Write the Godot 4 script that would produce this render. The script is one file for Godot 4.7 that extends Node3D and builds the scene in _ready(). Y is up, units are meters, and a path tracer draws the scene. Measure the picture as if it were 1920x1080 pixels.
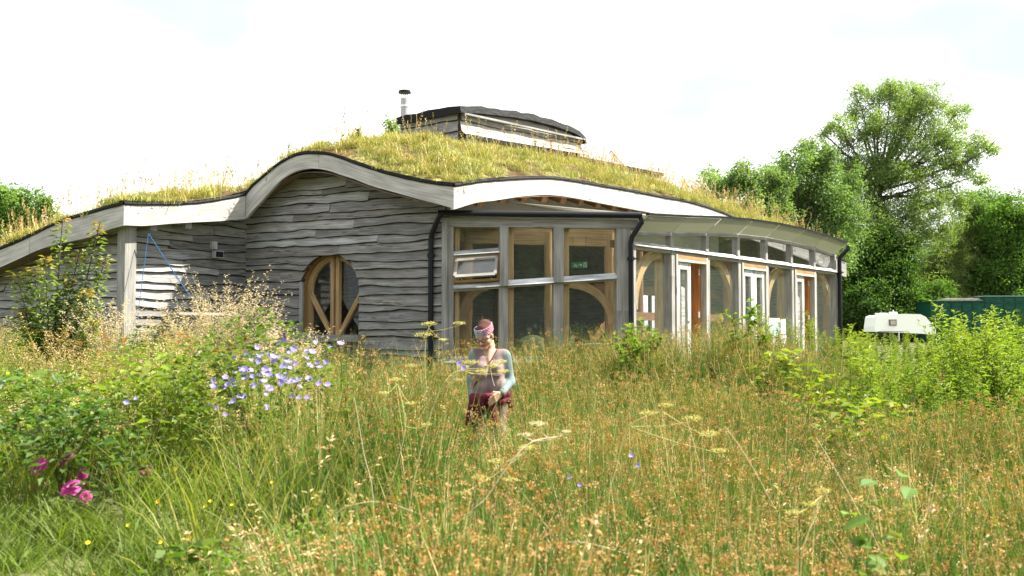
extends Node3D
# A timber eco-house with a turf roof in a wild rush meadow. Metres, y up; the lens stands at the origin, 1.6 m over the meadow, looking along -z.
const EYE := 1.6
var rng := RandomNumberGenerator.new()
var taken := {}
var M := {}
var fnoise := FastNoiseLite.new()

# ---------------------------------------------------------------- helpers
func V(x: float, h: float, d: float) -> Vector3:      # x to the right, h over eye level, d into the picture
	return Vector3(x, h + EYE, -d)

func seen(u: float, v: float, d: float) -> Vector3:   # the place at distance d which a surveyor at the origin sights at (u, v)
	var p := atan(0.04)
	var x := u - 960.0
	var y := 540.0 - v
	var f := 2000.0
	var dd := f * cos(p) - y * sin(p)
	return V(x / dd * d, (f * sin(p) + y * cos(p)) / dd * d, d)

func rr(a: float, b: float) -> float:
	return rng.randf_range(a, b)

func sstep(a: float, b: float, x: float) -> float:
	var t := clampf((x - a) / (b - a), 0.0, 1.0)
	return t * t * (3.0 - 2.0 * t)

class Geo:
	var v := PackedVector3Array()
	var n := PackedVector3Array()
	var c := PackedColorArray()
	var t := PackedVector2Array()
	var i := PackedInt32Array()
	var col := Color.WHITE
	func vert(p: Vector3, nn: Vector3, uv := Vector2.ZERO) -> int:
		v.append(p); n.append(nn); c.append(col); t.append(uv)
		return v.size() - 1
	func face(a: int, b: int, d: int) -> void:           # counterclockwise from the front
		i.append(a); i.append(d); i.append(b)
	func tri(a: Vector3, b: Vector3, d: Vector3, ua := Vector2.ZERO, ub := Vector2.ZERO, ud := Vector2.ZERO) -> void:
		var nn := (b - a).cross(d - a).normalized()
		face(vert(a, nn, ua), vert(b, nn, ub), vert(d, nn, ud))
	func quad(a: Vector3, b: Vector3, d: Vector3, e: Vector3, ua := Vector2.ZERO, ub := Vector2.ZERO, ud := Vector2.ZERO, ue := Vector2.ZERO) -> void:
		var nn := (d - a).cross(e - b).normalized()
		var k := vert(a, nn, ua)
		vert(b, nn, ub); vert(d, nn, ud); vert(e, nn, ue)
		face(k, k + 1, k + 2); face(k, k + 2, k + 3)
	# a squared timber from a to b; side points across its width w, h is its other measure
	func beam(a: Vector3, b: Vector3, side: Vector3, w: float, h: float, o := Vector2.ZERO) -> void:
		var ax := (b - a).normalized()
		var s := (side - ax * side.dot(ax)).normalized()
		var u := s.cross(ax).normalized()
		var L := (b - a).length() * 0.25
		var cs := [s * w * 0.5 + u * h * 0.5, -s * w * 0.5 + u * h * 0.5, -s * w * 0.5 - u * h * 0.5, s * w * 0.5 - u * h * 0.5]
		var run := 0.0
		for k in 4:
			var p: Vector3 = cs[k]
			var q: Vector3 = cs[(k + 1) % 4]
			var wd := (q - p).length() * 1.6
			quad(a + p, a + q, b + q, b + p, o + Vector2(0, run), o + Vector2(0, run + wd), o + Vector2(L, run + wd), o + Vector2(L, run))
			run += wd
		quad(a + cs[0], a + cs[3], a + cs[2], a + cs[1], o, o + Vector2(0.02, 0), o + Vector2(0.02, h), o + Vector2(0, h))
		quad(b + cs[0], b + cs[1], b + cs[2], b + cs[3], o, o + Vector2(0.02, 0), o + Vector2(0.02, h), o + Vector2(0, h))
	# a round bar through points, tapering between radii
	func tube(pts: PackedVector3Array, r0: float, r1: float, sides := 8, caps := true) -> void:
		var rings := pts.size()
		var first := v.size()
		var ref := Vector3.UP if absf((pts[1] - pts[0]).normalized().y) < 0.9 else Vector3.RIGHT
		var run := 0.0
		for k in rings:
			var d := (pts[mini(k + 1, rings - 1)] - pts[maxi(k - 1, 0)]).normalized()
			var s := ref.cross(d).normalized()
			var u := d.cross(s)
			ref = u
			if k > 0: run += (pts[k] - pts[k - 1]).length()
			var r := lerpf(r0, r1, float(k) / (rings - 1))
			for j in sides:
				var a := TAU * j / sides
				var nn := s * cos(a) + u * sin(a)
				vert(pts[k] + nn * r, nn, Vector2(run * 0.25, float(j) / sides * r * 9.0))
		for k in rings - 1:
			for j in sides:
				var a := first + k * sides + j
				var b := first + k * sides + (j + 1) % sides
				face(a, b, b + sides); face(a, b + sides, a + sides)
		if caps:
			for e in [0, rings - 1]:
				var d: Vector3 = (pts[1] - pts[0]).normalized() * -1.0 if e == 0 else (pts[rings - 1] - pts[rings - 2]).normalized()
				var m := vert(pts[e], d)
				var at := v.size()
				for j in sides:
					vert(v[first + e * sides + j], d)
				for j in sides:
					if e == 0: face(m, at + (j + 1) % sides, at + j)
					else: face(m, at + j, at + (j + 1) % sides)
	# a squared bar that bends through points
	func bend(pts: PackedVector3Array, side: Vector3, w: float, h: float, o := Vector2.ZERO) -> void:
		for k in pts.size() - 1:
			beam(pts[k] - (pts[k + 1] - pts[k]) * 0.02, pts[k + 1] + (pts[k + 1] - pts[k]) * 0.02, side, w + 0.0007 * (k % 2), h + 0.0007 * (k % 2), o + Vector2(k * 0.05, 0))
	# one leaf: folded along its rib
	func leaf(p: Vector3, dir: Vector3, up: Vector3, L: float, w: float, fold := 0.25, droop := 0.15) -> void:
		var s := dir.cross(up).normalized()
		var nn := s.cross(dir).normalized()
		var m := p + dir * L * 0.45
		var e := p + dir * L - nn * L * droop
		var a := m + s * w * 0.5 + nn * w * fold
		var b := m - s * w * 0.5 + nn * w * fold
		tri(p, a, e); tri(p, e, b)
	# a bent ribbon: a blade of grass
	func blade(p: Vector3, dir: Vector3, L: float, w: float, sag: Vector3, c0: Color, c1: Color, segs := 3) -> Vector3:
		var turn := fposmod(p.x * 7919.0 + p.z * 4231.0 + dir.x * 977.0 + L * 3571.0, TAU)      # every blade faces its own way
		var s := dir.cross(Vector3(cos(turn), 0.13, sin(turn))).normalized()
		if s.length() < 0.5: s = Vector3.RIGHT
		var k0 := v.size()
		var q := p
		for k in segs + 1:
			var f := float(k) / segs
			q = p + dir * L * f + sag * f * f
			var t1 := (dir * L + sag * 2.0 * f).normalized()
			var nn := s.cross(t1).normalized()
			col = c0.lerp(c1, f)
			if k == segs: vert(q, nn)
			else:
				vert(q - s * w * 0.5 * (1.0 - 0.55 * f), nn); vert(q + s * w * 0.5 * (1.0 - 0.55 * f), nn)
		for k in segs - 1:
			var a := k0 + k * 2
			face(a, a + 1, a + 3); face(a, a + 3, a + 2)
		var z := k0 + (segs - 1) * 2
		face(z, z + 1, z + 2)
		return q
	func add(g: Geo, x: Transform3D) -> void:
		var k := v.size()
		for p in g.v: v.append(x * p)
		for p in g.n: n.append((x.basis * p).normalized())
		c.append_array(g.c); t.append_array(g.t)
		for j in g.i: i.append(j + k)
	func mesh(m: Material) -> ArrayMesh:
		var a := []
		a.resize(Mesh.ARRAY_MAX)
		a[Mesh.ARRAY_VERTEX] = v; a[Mesh.ARRAY_NORMAL] = n; a[Mesh.ARRAY_COLOR] = c; a[Mesh.ARRAY_TEX_UV] = t; a[Mesh.ARRAY_INDEX] = i
		var r := ArrayMesh.new()
		r.add_surface_from_arrays(Mesh.PRIMITIVE_TRIANGLES, a)
		r.surface_set_material(0, m)
		return r

func numbered(called: String) -> String:
	var k: int = taken.get(called, 0)
	taken[called] = k + 1
	return called if k == 0 else "%s_%03d" % [called, k]

func tag(o: Node, label: String, category: String, group := "") -> Node:
	o.set_meta("label", label); o.set_meta("category", category)
	if group: o.set_meta("group", group)
	return o

func thing(called: String, label: String, category: String, at := Vector3.ZERO, group := "") -> Node3D:
	var o := Node3D.new()
	o.name = numbered(called)
	add_child(o, true)
	o.position = at
	tag(o, label, category, group)
	return o

# commits a Geo as one mesh; the geometry is given in world places unless local is set
func obj(called: String, g: Geo, m: Material, parent: Node = self, local := false) -> MeshInstance3D:
	var o := MeshInstance3D.new()
	var base := Vector3.ZERO
	if not local:
		var p: Node = parent
		while p != self and p is Node3D:
			base += (p as Node3D).position
			p = p.get_parent()
		if base != Vector3.ZERO:
			for k in g.v.size(): g.v[k] -= base
	o.mesh = g.mesh(m)
	o.name = numbered(called) if parent == self else child_name(parent, called)
	parent.add_child(o, true)
	return o

func child_name(parent: Node, called: String) -> String:
	var counts: Dictionary = parent.get_meta("used") if parent.has_meta("used") else {}
	var k: int = counts.get(called, 0)
	counts[called] = k + 1
	parent.set_meta("used", counts)
	return called if k == 0 else "%s_%03d" % [called, k]

func part(called: String, parent: Node) -> Node3D:
	var o := Node3D.new()
	o.name = child_name(parent, called)
	parent.add_child(o, true)
	return o

func scatter(called: String, m: Mesh, places: Array, tints: PackedColorArray, parent: Node = self) -> MultiMeshInstance3D:
	var mm := MultiMesh.new()
	mm.transform_format = MultiMesh.TRANSFORM_3D
	mm.use_colors = true
	mm.mesh = m
	mm.instance_count = places.size()
	var base := Vector3.ZERO
	var up: Node = parent
	while up != self:
		base += (up as Node3D).position
		up = up.get_parent()
	for k in places.size():
		var x: Transform3D = places[k]
		x.origin -= base
		mm.set_instance_transform(k, x)
		mm.set_instance_color(k, tints[k])
	var o := MultiMeshInstance3D.new()
	o.multimesh = mm
	o.name = numbered(called) if parent == self else child_name(parent, called)
	parent.add_child(o, true)
	o.set_meta("kind", "stuff")
	return o

# ---------------------------------------------------------------- materials
func wood_image(seed_: int, contrast: float, knots: int) -> Image:
	var w := 512
	var h := 256
	var a := FastNoiseLite.new()
	a.seed = seed_; a.frequency = 0.011; a.fractal_octaves = 3
	var b := FastNoiseLite.new()
	b.seed = seed_ + 7; b.frequency = 0.03; b.fractal_octaves = 4
	var r := RandomNumberGenerator.new()
	r.seed = seed_
	var ks := []
	for k in knots: ks.append(Vector3(r.randf() * w, r.randf() * h, r.randf_range(3.0, 7.0)))
	var im := Image.create_empty(w, h, false, Image.FORMAT_RGB8)
	for y in h:
		for x in w:
			var dy := 0.0
			var dark := 0.0
			for k in ks:
				var q := Vector2((x - k.x) * 0.45, y - k.y)
				var l = q.length() / k.z
				if l < 3.0:
					dy += 7.0 * exp(-l * l) * signf(q.y)
					dark = maxf(dark, 1.0 - l) if l < 1.0 else dark
			var g := a.get_noise_2d(x * 0.5, (y + dy) * 7.0) * 0.6 + b.get_noise_2d(x * 0.35, (y + dy) * 3.5) * 0.55 + a.get_noise_2d(x * 1.2 + 900.0, y * 1.2) * 0.5
			var l2 := clampf(0.78 + g * contrast - dark * 0.45, 0.08, 1.0)
			im.set_pixel(x, y, Color(l2, l2 * (1.0 - dark * 0.12), l2 * (1.0 - dark * 0.2)))
	return im

func mat(color: Color, rough := 0.8, tex: Texture2D = null) -> StandardMaterial3D:
	var m := StandardMaterial3D.new()
	m.albedo_color = color.linear_to_srgb()
	m.roughness = rough
	m.metallic_specular = 0.3
	if tex: m.albedo_texture = tex
	return m

func wood(color: Color, tex: Texture2D, bump: Texture2D, depth := 0.25) -> StandardMaterial3D:
	var m := mat(color, 0.85, tex)
	m.vertex_color_use_as_albedo = true
	m.heightmap_enabled = true
	m.heightmap_texture = bump
	m.heightmap_scale = depth
	return m

func leafy(back: Color, rough := 0.55) -> StandardMaterial3D:
	var m := StandardMaterial3D.new()
	m.vertex_color_use_as_albedo = true
	m.roughness = rough
	m.metallic_specular = 0.35
	m.backlight_enabled = true
	m.backlight = back
	return m

func cloudy(seed_: int, freq: float, lo: float, hi: float) -> ImageTexture:
	var f := FastNoiseLite.new()
	f.seed = seed_; f.frequency = freq; f.fractal_octaves = 4
	var im := f.get_seamless_image(512, 512)
	im.convert(Image.FORMAT_RGB8)
	for y in 512:
		for x in 512:
			var g := lerpf(lo, hi, im.get_pixel(x, y).r)
			im.set_pixel(x, y, Color(g, g, g))
	return ImageTexture.create_from_image(im)

func make_materials() -> void:
	var wi := wood_image(3, 0.28, 18)
	var w1 := ImageTexture.create_from_image(wi)
	var w2 := ImageTexture.create_from_image(wood_image(11, 0.2, 2))
	var mott := cloudy(5, 0.012, 0.55, 1.0)
	var fine := cloudy(8, 0.05, 0.4, 1.0)
	M.grey = [wood(Color(0.54, 0.545, 0.552), w1, w1), wood(Color(0.45, 0.455, 0.462), w1, w1), wood(Color(0.54, 0.545, 0.552), w1, w1), wood(Color(0.51, 0.50, 0.49), w1, w1)]
	M.silver = wood(Color(0.66, 0.645, 0.62), w2, w2, 0.12)
	M.post = wood(Color(0.42, 0.415, 0.40), w2, w2, 0.15)
	M.pale = wood(Color(0.66, 0.62, 0.56), w2, w2, 0.1)
	M.pine = wood(Color(0.68, 0.47, 0.24), w2, w2, 0.1)
	M.milky = mat(Color(0.8, 0.82, 0.84), 0.4)
	M.milky.backlight_enabled = true
	M.milky.backlight = Color(0.9, 0.92, 0.95)
	M.tan = wood(Color(0.5, 0.30, 0.13), w2, w2, 0.1)
	M.oak = wood(Color(0.62, 0.43, 0.22), w2, w2, 0.15)
	M.brown = wood(Color(0.3, 0.16, 0.08), w2, w2, 0.15)
	M.orange = wood(Color(0.62, 0.23, 0.07), w2, w2, 0.1)
	M.soffit = wood(Color(0.34, 0.24, 0.15), w2, w2, 0.15)
	M.dark = mat(Color(0.05, 0.045, 0.04), 0.9)
	M.plaster = mat(Color(0.62, 0.58, 0.5), 0.9, mott)
	M.white = mat(Color(0.74, 0.75, 0.74), 0.6, mott)
	M.felt = mat(Color(0.028, 0.03, 0.034), 0.75, fine)
	M.felt.heightmap_enabled = true
	M.felt.heightmap_texture = mott
	M.felt.heightmap_scale = 2.0
	M.black = mat(Color(0.012, 0.013, 0.017), 0.35)
	M.zinc = mat(Color(0.72, 0.74, 0.75), 0.42, mott)
	M.zinc.metallic = 0.35
	M.steel = mat(Color(0.7, 0.7, 0.7), 0.38)
	M.steel.metallic = 0.7
	M.glass = StandardMaterial3D.new()
	M.glass.transparency = BaseMaterial3D.TRANSPARENCY_ALPHA
	M.glass.albedo_color = Color(0.8, 0.85, 0.8, 0.03)
	M.glass.roughness = 0.02
	M.glass.metallic_specular = 0.7
	M.poly = mat(Color(0.6, 0.61, 0.57), 0.55, mott)      # weathered twin-wall sheet
	M.poly.vertex_color_use_as_albedo = true
	M.poly.backlight_enabled = true
	M.poly.backlight = Color(0.8, 0.82, 0.68)
	M.sheet = mat(Color(0.7, 0.7, 0.62), 0.5)
	M.sheet.transparency = BaseMaterial3D.TRANSPARENCY_ALPHA
	M.sheet.albedo_color.a = 0.14
	M.flue = mat(Color(0.36, 0.37, 0.38), 0.4)
	M.flue.metallic = 0.3
	M.turf = mat(Color(1, 1, 1), 0.95, fine)
	M.turf.vertex_color_use_as_albedo = true
	M.ground = mat(Color(1, 1, 1), 0.95)
	M.ground.vertex_color_use_as_albedo = true
	M.green = leafy(Color(0.95, 1.0, 0.55))
	M.stem = leafy(Color(0.72, 0.75, 0.45), 0.6)
	M.petal = leafy(Color(0.7, 0.6, 0.75), 0.6)
	M.dull = mat(Color(1, 1, 1), 0.8)
	M.dull.vertex_color_use_as_albedo = true
	M.bark = wood(Color(0.16, 0.135, 0.105), w1, w1, 0.8)
	M.van = mat(Color(0.8, 0.81, 0.8), 0.35)
	M.hut = mat(Color(0.012, 0.10, 0.065), 0.5, mott)

# ---------------------------------------------------------------- the lie of the land
func ground_h(x: float, d: float) -> float:            # height of the ground in metres
	var y := 0.03
	y += 0.72 * sstep(lerpf(0.15, -0.7, sstep(6.0, 9.0, d)), lerpf(-1.3, -2.2, sstep(6.0, 9.0, d)), x) * sstep(2.0, 6.0, d)
	y += 0.25 * sstep(-1.5, -4.5, x) * sstep(8.0, 13.0, d)
	var aside := 1.0 - 0.55 * sstep(0.26, 0.34, x / maxf(d, 1.0))
	y += 0.55 * sstep(9.5, 13.5, d) * sstep(-1.8, -0.3, x) * aside
	y += 0.25 * sstep(20.0, 60.0, d)
	y += 0.2 * sstep(9.5, 13.0, d) * sstep(0.8, 2.0, x) * aside
	y += 1.1 * sstep(60.0, 300.0, d)
	y += fnoise.get_noise_2d(x * 9.0, d * 9.0) * 0.09
	return y

func _ready() -> void:
	rng.seed = 20240611
	fnoise.seed = 4; fnoise.frequency = 0.05; fnoise.fractal_octaves = 3
	# camera
	var cam := Camera3D.new()
	cam.name = "camera"
	cam.position = Vector3(0, EYE, 0)
	cam.rotation.x = atan(0.04)
	cam.fov = 30.22
	cam.near = 0.05
	cam.far = 900.0
	var lens := CameraAttributesPhysical.new()
	lens.frustum_focal_length = 44.44
	lens.frustum_focus_distance = 13.5
	lens.frustum_near = 0.05
	lens.frustum_far = 900.0
	lens.exposure_aperture = 5.0
	cam.attributes = lens
	add_child(cam)
	cam.current = true
	# sky and exposure
	var env := Environment.new()
	env.background_mode = Environment.BG_SKY
	env.sky = Sky.new()
	env.sky.sky_material = make_sky()
	env.tonemap_mode = Environment.TONE_MAPPER_LINEAR
	env.tonemap_exposure = 4.6
	env.sdfgi_enabled = true
	env.ssao_enabled = true
	env.ssil_enabled = true
	var we := WorldEnvironment.new()
	we.name = "world_environment"
	we.environment = env
	add_child(we)
	# sun: from the right, a little behind the house
	var sun := DirectionalLight3D.new()
	sun.name = "sun"
	sun.light_energy = 1.32
	sun.light_color = Color(1.0, 0.965, 0.9)
	sun.light_angular_distance = 0.6
	sun.shadow_enabled = true
	add_child(sun)
	var el := deg_to_rad(52.0)
	var az := deg_to_rad(8.0)
	var to_sun := Vector3(cos(az) * cos(el), sin(el), -sin(az) * cos(el))
	sun.look_at_from_position(to_sun * 50.0, Vector3.ZERO, Vector3.UP)
	make_materials()
	build_ground()
	build_house()
	build_trees()
	build_yard()
	build_meadow()
	build_plants()
	build_person()

func make_sky() -> PanoramaSkyMaterial:
	var f := FastNoiseLite.new()
	f.seed = 12; f.frequency = 0.8; f.fractal_octaves = 5; f.fractal_gain = 0.5
	var w := 1024
	var h := 512
	var im := Image.create_empty(w, h, false, Image.FORMAT_RGBF)
	for y in h:
		var up := PI * (0.5 - (y + 0.5) / h)
		for x in w:
			var a := TAU * (x + 0.5) / w
			var q := Vector3(sin(a) * cos(up), sin(up), cos(a) * cos(up))
			var n := f.get_noise_3d(q.x * 2.2, q.y * 5.0, q.z * 2.2)
			var thick := sstep(-0.3, 0.32, n)
			var c := Color(0.49, 0.495, 0.5).lerp(Color(0.2, 0.216, 0.238), thick)
			if up < 0.0: c = Color(0.06, 0.075, 0.035)
			im.set_pixel(x, y, c)
	var m := PanoramaSkyMaterial.new()
	m.panorama = ImageTexture.create_from_image(im)
	return m

func build_ground() -> void:
	var g := Geo.new()
	var ds := PackedFloat32Array()
	var d := -40.0
	while d < 520.0:
		ds.append(d)
		d += 0.4 if d > 2.0 and d < 16.0 else (1.2 if d > -4.0 and d < 30.0 else 12.0)
	var xs := PackedFloat32Array()
	var x := -320.0
	while x < 322.0:
		xs.append(x)
		x += 0.4 if absf(x) < 9.0 else (2.0 if absf(x) < 40.0 else 16.0)
	for dd in ds:
		for xx in xs:
			var y := ground_h(xx, dd)
			var k := fnoise.get_noise_2d(xx * 14.0, dd * 14.0)
			g.col = Color(0.07, 0.10, 0.03).lerp(Color(0.12, 0.11, 0.05), clampf(0.5 + k, 0.0, 1.0))
			var e := 0.1
			var nn := Vector3(ground_h(xx - e, dd) - ground_h(xx + e, dd), 2.0 * e, ground_h(xx, dd + e) - ground_h(xx, dd - e)).normalized()
			g.vert(Vector3(xx, y, -dd), nn, Vector2(xx, dd))
	var w := xs.size()
	for j in ds.size() - 1:
		for k in w - 1:
			var a := j * w + k
			g.face(a, a + 1, a + 1 + w); g.face(a, a + 1 + w, a + w)
	obj("ground", g, M.ground).set_meta("kind", "structure")

# ---------------------------------------------------------------- the house
var eave := PackedVector3Array()          # (x, top of the fascia over eye level, d) all round the roof
var plan := PackedVector2Array()
const K0 := Vector2(-0.75, 13.68)
const K1 := Vector2(-3.84, 15.32)
const K2 := Vector2(-5.0, 13.69)
const K3 := Vector2(-10.3, 16.5)
const G1 := Vector2(4.6, 21.3)
const A0 := Vector2(-0.87, 14.2)
const A1 := Vector2(-3.96, 15.84)
const B1 := Vector2(-5.12, 14.21)
const C1 := Vector2(-10.2, 16.9)
const ALONG := Vector2(0.58, 0.815)       # direction of the glazed side
const OUT_F := Vector2(0.815, -0.58)
const OUT_A := Vector2(-0.469, -0.883)
# outlines of the eave boards: along, top, underside (over eye level)
var EA := [Vector3(0, 1.85, 1.57), Vector3(.066, 1.89, 1.64), Vector3(.14, 1.94, 1.71), Vector3(.217, 2.01, 1.79), Vector3(.294, 2.08, 1.87), Vector3(.373, 2.17, 1.95), Vector3(.454, 2.27, 2.06), Vector3(.516, 2.35, 2.13), Vector3(.578, 2.42, 2.205), Vector3(.641, 2.45, 2.25), Vector3(.694, 2.46, 2.255), Vector3(.748, 2.44, 2.225), Vector3(.803, 2.38, 2.15), Vector3(.857, 2.29, 2.02), Vector3(.913, 2.17, 1.86), Vector3(.969, 2.05, 1.71), Vector3(1, 1.95, 1.61)]
var EF := [Vector3(0, 1.85, 1.56), Vector3(.051, 1.95, 1.69), Vector3(.099, 2.03, 1.77), Vector3(.149, 2.1, 1.86), Vector3(.203, 2.17, 1.94), Vector3(.253, 2.22, 1.99), Vector3(.324, 2.25, 2.01), Vector3(.421, 2.27, 2.01), Vector3(.519, 2.29, 2.01), Vector3(.625, 2.3, 2.02), Vector3(.733, 2.32, 2.05), Vector3(.862, 2.28, 2.0), Vector3(1, 2.18, 1.9)]
var EB := [Vector3(0, 1.62, 1.36), Vector3(.138, 1.64, 1.37), Vector3(.345, 1.68, 1.43), Vector3(.562, 1.74, 1.49), Vector3(.79, 1.84, 1.545), Vector3(1, 1.95, 1.61)]
var EC := [Vector3(0, 1.62, 1.355), Vector3(.052, 1.58, 1.31), Vector3(.108, 1.53, 1.23), Vector3(.164, 1.48, 1.19), Vector3(.221, 1.41, 1.15), Vector3(.28, 1.31, 1.08), Vector3(.34, 1.21, .98), Vector3(.402, 1.12, .88), Vector3(.7, .72, .46), Vector3(1, .45, .2)]

func curve(c: Array, t: float, top: bool) -> float:
	for k in c.size() - 1:
		if t <= c[k + 1].x or k == c.size() - 2:
			var p0: Vector3 = c[maxi(k - 1, 0)]
			var p1: Vector3 = c[k]
			var p2: Vector3 = c[k + 1]
			var p3: Vector3 = c[mini(k + 2, c.size() - 1)]
			var f := (t - p1.x) / (p2.x - p1.x)
			var m1 := Vector2((p2.y - p0.y), (p2.z - p0.z)) / maxf(p2.x - p0.x, 0.001) * (p2.x - p1.x)
			var m2 := Vector2((p3.y - p1.y), (p3.z - p1.z)) / maxf(p3.x - p1.x, 0.001) * (p2.x - p1.x)
			var a := Vector2(p1.y, p1.z)
			var b := Vector2(p2.y, p2.z)
			var h := a * (2 * f * f * f - 3 * f * f + 1) + m1 * (f * f * f - 2 * f * f + f) + b * (3 * f * f - 2 * f * f * f) + m2 * (f * f * f - f * f)
			return h.x if top else h.y
	return 0.0

func build_eave() -> void:
	var runs := [[K0, G1, EF, false, 40], [G1, Vector2(7.1, 22.6), [Vector3(0, 2.18, 0), Vector3(1, 1.45, 0)], false, 10], [Vector2(7.1, 22.6), Vector2(6.6, 26.5), [Vector3(0, 1.45, 0), Vector3(1, 1.3, 0)], false, 6],
		[Vector2(6.6, 26.5), Vector2(1, 29.5), [Vector3(0, 1.3, 0), Vector3(1, 1.5, 0)], false, 8], [Vector2(1, 29.5), Vector2(-6.5, 27.5), [Vector3(0, 1.5, 0), Vector3(1, 1.2, 0)], false, 8],
		[Vector2(-6.5, 27.5), Vector2(-12, 21.5), [Vector3(0, 1.2, 0), Vector3(1, .5, 0)], false, 8], [Vector2(-12, 21.5), K3, [Vector3(0, .5, 0), Vector3(1, .45, 0)], false, 6], [K3, K2, EC, true, 24], [K2, K1, EB, false, 12], [K1, K0, EA, true, 30]]
	for r in runs:
		for k in r[4]:
			var t = float(k) / r[4]
			var p: Vector2 = r[0].lerp(r[1], t)
			eave.append(Vector3(p.x, curve(r[2], 1.0 - t if r[3] else t, true), p.y))
			plan.append(p)

func eave_gap(p: Vector2) -> float:
	var best := 1e9
	for k in plan.size():
		var q := Geometry2D.get_closest_point_to_segment(p, plan[k], plan[(k + 1) % plan.size()])
		best = minf(best, q.distance_squared_to(p))
	return sqrt(best)

func roof_h(p: Vector2) -> float:                       # top of the turf over eye level, without its small bumps
	var sw := 0.0
	var sh := 0.0
	var near := 1e9
	for e in eave:
		var q := (e.x - p.x) * (e.x - p.x) + (e.z - p.y) * (e.z - p.y)
		near = minf(near, q)
		var w := 1.0 / (q * sqrt(q) + 0.0004)
		sw += w
		sh += w * e.y
	var dist := sqrt(near)
	var reach := lerpf(0.2, 1.08, sstep(-4.1, -2.5, p.x))
	return sh / sw + 0.05 + reach * (1.0 - exp(-dist / 1.7))

func roof_under(p: Vector2) -> float:
	return roof_h(p) - 0.30

# the turf slab: top and underside, triangulated inside the eave
func build_roof(house: Node3D) -> void:
	var pts := PackedVector2Array()
	for p in plan: pts.append(p)
	var r := RandomNumberGenerator.new()
	r.seed = 5
	var x := -12.0
	while x < 7.4:
		var d := 13.4
		while d < 29.6:
			var p := Vector2(x + r.randf_range(-0.1, 0.1), d + r.randf_range(-0.1, 0.1))
			var step := 0.42 if d < 22.0 else 0.9
			if Geometry2D.is_point_in_polygon(p, plan) and eave_gap(p) > 0.22: pts.append(p)
			d += step
		x += 0.42
	var idx := Geometry2D.triangulate_delaunay(pts)
	var top := Geo.new()
	var low := Geo.new()
	var hs := PackedFloat32Array()
	for k in pts.size():
		var p := pts[k]
		var edge := k < plan.size()
		var h := roof_h(p)
		hs.append(h)
		var e := 0.12
		var nn := Vector3(roof_h(p - Vector2(e, 0)) - roof_h(p + Vector2(e, 0)), 2 * e, roof_h(p + Vector2(0, e)) - roof_h(p - Vector2(0, e))).normalized()
		if edge: nn = Vector3.UP
		var b := 0.0 if edge else fnoise.get_noise_2d(p.x * 26.0, p.y * 26.0) * 0.11
		top.col = turf_color(p)
		top.vert(V(p.x, h + b, p.y), nn, p * 0.35)
		low.col = Color.WHITE
		low.vert(V(p.x, h - 0.30, p.y), -nn, Vector2(p.dot(ALONG) * 0.25, p.dot(OUT_F) * 1.2))
	for k in range(0, idx.size(), 3):
		var a := idx[k]
		var b := idx[k + 1]
		var c := idx[k + 2]
		if not Geometry2D.is_point_in_polygon((pts[a] + pts[b] + pts[c]) / 3.0, plan): continue
		if (pts[b] - pts[a]).cross(pts[c] - pts[a]) < 0.0:
			var s := b
			b = c
			c = s
		top.face(a, b, c)
		low.face(a, c, b)
	var turf := obj("turf_roof", top, M.turf, house)
	obj("soffit", low, M.soffit, house)
	roof_grass(turf)

func turf_color(p: Vector2) -> Color:
	var k := fnoise.get_noise_2d(p.x * 16.0 + 70.0, p.y * 16.0)
	var m := fnoise.get_noise_2d(p.x * 30.0 - 40.0, p.y * 30.0)
	var c := Color(0.2, 0.21, 0.05).lerp(Color(0.32, 0.28, 0.1), clampf(0.5 + k * 1.4, 0, 1))
	return c.lerp(Color(0.13, 0.075, 0.03), sstep(0.02, 0.3, m))

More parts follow.
